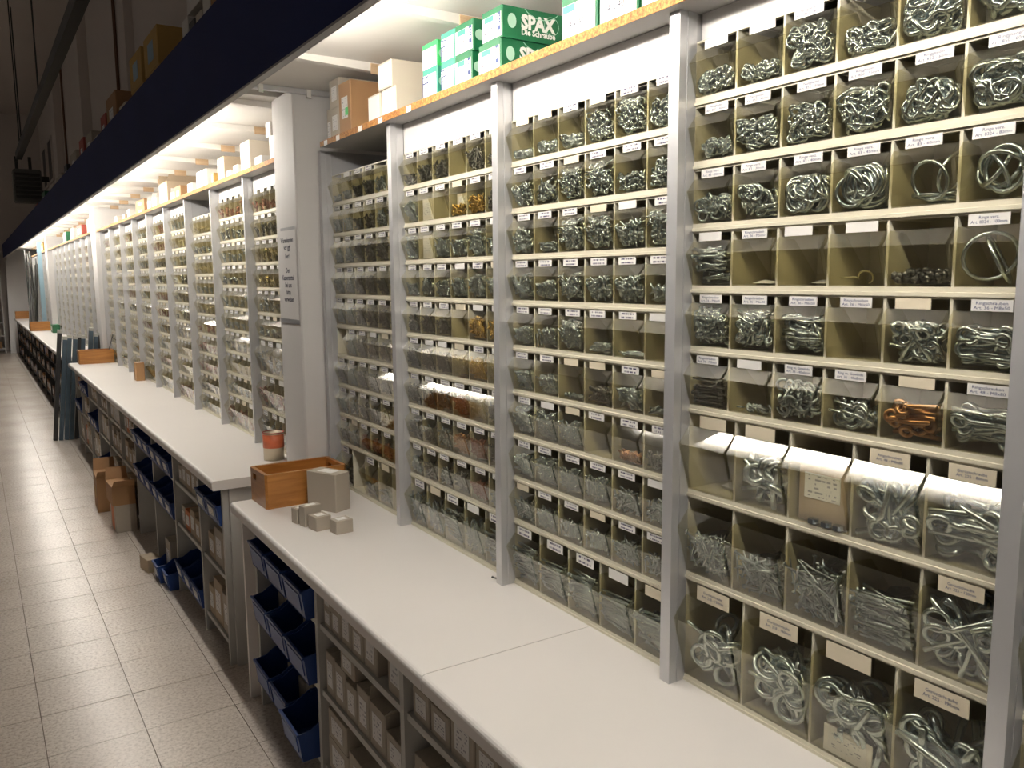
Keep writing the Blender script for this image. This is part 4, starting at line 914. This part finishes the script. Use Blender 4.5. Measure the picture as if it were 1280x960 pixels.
for x in (-.35, .33): obj('side', MB().box(x, x+.02, -.2, .2, 0, 2.1).mesh('side', 'sheet_white'), fsu)
for k in range(8): obj('shelf', cached('fss', lambda: MB().box(-.3298, .3298, -.2, .2, 0, .02).mesh('shelf', 'sheet_white')), fsu, (0, 0, .08+.28*k))
for k in range(7):
    for j in range(3): carton((-.92-.2+.2*j, 20.0, .1003+.28*k), (.16, .16, .14), ['green_box', 'carton_grey', 'carton_brown', 'carton_pale'][(k+j) % 4], '%s box on the %s board of the white end shelving' % (ORD[j], ORD[k]), None, False, sticker=None)

# ------------------------------------------------------------------ bins and cartons under the near counter
BS = (.30, .180, .118)
for lv in range(3):
    for j in range(3):
        y = 1.63-.198*j; xo = -.398 if not (lv == 2 and j == 2) else -.425
        blue_bin((xo, y, LV[2-lv]+.0003), BS, 'blue stacking bin, %s from the end panel on the %s shelf down' % (ORD[j], ORD[lv]), None, True)
        for q in range(2 if (lv+j) % 2 else 1):
            ww = .07+.02*((lv+j) % 2)
            carton((xo+.13+.0*q, y-.035+.078*q, LV[2-lv]+.0048), (.10, .068, .085+.03*((j+q+lv) % 2)), 'carton_grey', '%s grey carton inside the %s blue bin on the %s shelf down' % (ORD[q], ORD[j], ORD[lv]), None, True, sticker='top')
for k in range(6): carton((-.25, 1.799, .0003+.108*k), (.22, .052, .107), ['carton_brown', 'carton_grey', 'carton'][k % 3], '%s narrow carton up in the stack between end panel and blue bins' % ORD[k], None, True)
def nc(y0, y1, z, dz, lb, m='carton_grey', x=-.362, dx=.20, **kw): return carton((x+dx/2, (y0+y1)/2, z+.0003), (dx, abs(y1-y0)-.003, dz), m, lb, None, True, **kw)
col2 = [(1.03, 1.09, .548, .055, 'carton at the blue bin end of the upper shelf'), (1.03, 1.09, .6036, .05, 'carton topping the end stack on upper shelf'), (.955, 1.027, .548, .075, 'second carton from blue bins on upper shelf'),
        (.875, .952, .548, .095, 'third carton from blue bins on upper shelf'), (.79, .872, .548, .085, 'fourth carton from blue bins on upper shelf'), (.70, .787, .548, .125, 'tall carton in the middle of the upper shelf'), (.545, .635, .548, .13, 'tall carton at the upright on upper shelf'),
        (1.02, 1.09, .345, .125, 'carton at the blue bin end of the middle shelf'), (.935, 1.017, .345, .12, 'second carton from blue bins on middle shelf'), (.85, .932, .345, .10, 'third carton from blue bins on middle shelf'), (.86, .965, .4656, .060, 'carton lying across others on the middle shelf'),
        (.765, .847, .345, .125, 'fourth carton from blue bins on middle shelf'), (.66, .762, .345, .12, 'open carton with raised flaps on middle shelf'), (.545, .657, .345, .085, 'low carton at the upright on middle shelf'),
        (.93, 1.09, .11, .10, 'wide carton at blue bin end of bottom shelf'), (.94, 1.085, .2106, .085, 'carton stacked on wide carton on bottom shelf'), (.75, .925, .11, .13, 'second wide carton on the bottom shelf'), (.56, .745, .11, .12, 'third wide carton on the bottom shelf')]
for (a, b, z, dz, lb) in col2: nc(a, b, z, dz, 'grey '+lb, open_='open' in lb, sw=.62, sh=.6)
col3 = [(.41, .495, .548, .075, 'carton at the upright on upper shelf beyond the tall carton'), (.315, .405, .548, .07, 'low carton second on that upper shelf'), (.21, .312, .548, .095, 'larger carton third on that upper shelf'), (.115, .207, .548, .085, 'white-fronted carton fourth on that upper shelf'), (.02, .112, .548, .09, 'carton fifth on that upper shelf'), (-.06, .017, .548, .09, 'carton sixth on that upper shelf'),
        (.33, .495, .345, .11, 'wide carton on the middle shelf beyond the upright'), (.15, .326, .345, .12, 'second wide carton on middle shelf beyond the upright'), (-.05, .146, .345, .12, 'third wide carton on middle shelf beyond the upright')]
for (a, b, z, dz, lb) in col3: nc(a, b, z, dz, 'grey '+lb, sw=.62, sh=.6)
pbag = MB()
_br = random.Random(9); _g = [[(.0+.13*i/6, -.05+.10*j/6, .02+.018*math.sin(2.1*i+.7*j)+.012*_br.random()-(.02 if i in (0, 6) or j in (0, 6) else 0)) for j in range(7)] for i in range(7)]
pbag.add([p for row in _g for p in row], [(i*7+j, (i+1)*7+j, (i+1)*7+j+1, i*7+j+1) for i in range(6) for j in range(6)])
o = obj('plastic_bag', pbag.mesh('plastic_bag', 'plastic_dark', True), None, (-.34, .36, .548+.0705)); tag(o, 'crumpled dark plastic bag on the low carton under the counter', 'bag', None, True)

# ------------------------------------------------------------------ bins and cartons under the long counter
ur = random.Random(21)
def fc(y, dy, z, dz, m, lb, x=-.35, dx=.22, **kw): return carton((x+dx/2, y, z+.0003), (dx, dy, dz), m, lb, None, False, **kw)
KINDS = [['b', 'c', 'c'], ['c', 'o', 'b'], ['b', 'b', 'b'], ['b', 'b', 'c'], ['c', 'c', 'c'], ['w', 'c', 'c'], ['c', 'w', 'b'], ['c', 'b', 'c'], ['b', 'c', 'c'], ['c', 'b', 'c']]
for b in range(len(FY)-1):
    y0, y1 = FY[b]+.014, FY[b+1]-.014
    for lv in range(3):
        kd = KINDS[b][lv]; z = LF[2-lv]; room = [.135, .17, .23][lv]
        if b in (2, 3) and lv == 2: continue
        where_ = 'on the %s shelf down, %s compartment under the long counter' % (ORD[lv], ORD[b])
        if kd == 'b':
            n = 3 if y1-y0 > .5 else 2; w = (y1-y0)/n
            for j in range(n): blue_bin((-.375, y0+w*(j+.5), z+.0003), (.28, round(w-.012, 3), .112), '%s blue stacking bin %s' % (ORD[j], where_), None, False, card=True)
        else:
            y = y0; j = 0
            while y < y1-.06:
                w = min(ur.uniform(.075, .15), y1-y); dz = room*ur.uniform(.55, .92); m = ur.choice(['carton_grey', 'carton_grey', 'carton', 'carton_orange' if ur.random() < .3 else 'carton'] if kd != 'w' else ['carton_white', 'carton_pale'])
                fc(y+w/2, w-.006, z, dz, m, '%s carton %s' % (ORD[j], where_), sw=.6, sh=.5); y += w; j += 1
        if b == 0 and lv == 0: pass
for s_, FYX in ((1, FY3), (2, FY4)):
    for b in range(len(FYX)-1):
        for lv in range(3):
            n = 4; w = (FYX[b+1]-FYX[b]-.04)/n
            for j in range(n):
                if ur.random() < .2: continue
                fc(FYX[b]+.02+w*(j+.5), w-.02, LF[2-lv], ur.uniform(.08, .15), ur.choice(['carton_grey', 'carton_brown', 'dark_wood', 'plastic_dark', 'blue_bin', 'carton_brown']), '%s stored box, %s shelf down, %s compartment, %s counter past the pillar bars' % (ORD[j], ORD[lv], ORD[b], ORD[s_-1]), sw=.5)  # mostly dark colours, putting the deep shade under these counters into the boxes
# things standing on the floor in front of it
carton((-.43, 3.53, .0003), (.075, .13, .07), 'carton', 'small brown carton on the floor tiles beside blue bins', None, False, .15, sticker=None)
blue_bin((-.43, 3.335, .0003), (.30, .138, .12), 'bright blue bin on the floor holding a grey carton', None, False, .0, card=True)
blue_bin((-.41, 3.192, .0003), (.30, .124, .11), 'blue bin on the floor next to the one holding a carton', None, False, 0, card=True)
carton((-.31, 3.335, .0048), (.13, .116, .20), 'carton_grey', 'grey carton standing inside the blue bin on the floor', None, False, .0)
carton((-.432, 4.44, .0003), (.12, .22, .17), 'carton_grey', 'grey floor carton with red label beside the dark shelf', None, False, 0, stick_m='carton_orange', sw=.5, sh=.9)
carton((-.440, 4.45, .1706), (.13, .24, .12), 'carton_brown', 'brown open carton stacked on the red-labelled floor carton', None, False, .02, open_=True, sticker=None)
carton((-.452, 5.02, .0003), (.14, .26, .24), 'carton_brown', 'taller brown carton on the floor further along', None, False, -.04, open_=True, sticker='aisle', stick_m='carton_yellow', sw=.4, sh=.3)

# ------------------------------------------------------------------ turn the near rack into its true line
RT_ = Matrix.Rotation(TILT, 4, 'Z')
bpy.context.view_layer.update()
for o in NEAR:
    if o.parent is None: o.matrix_world = RT_ @ o.matrix_world
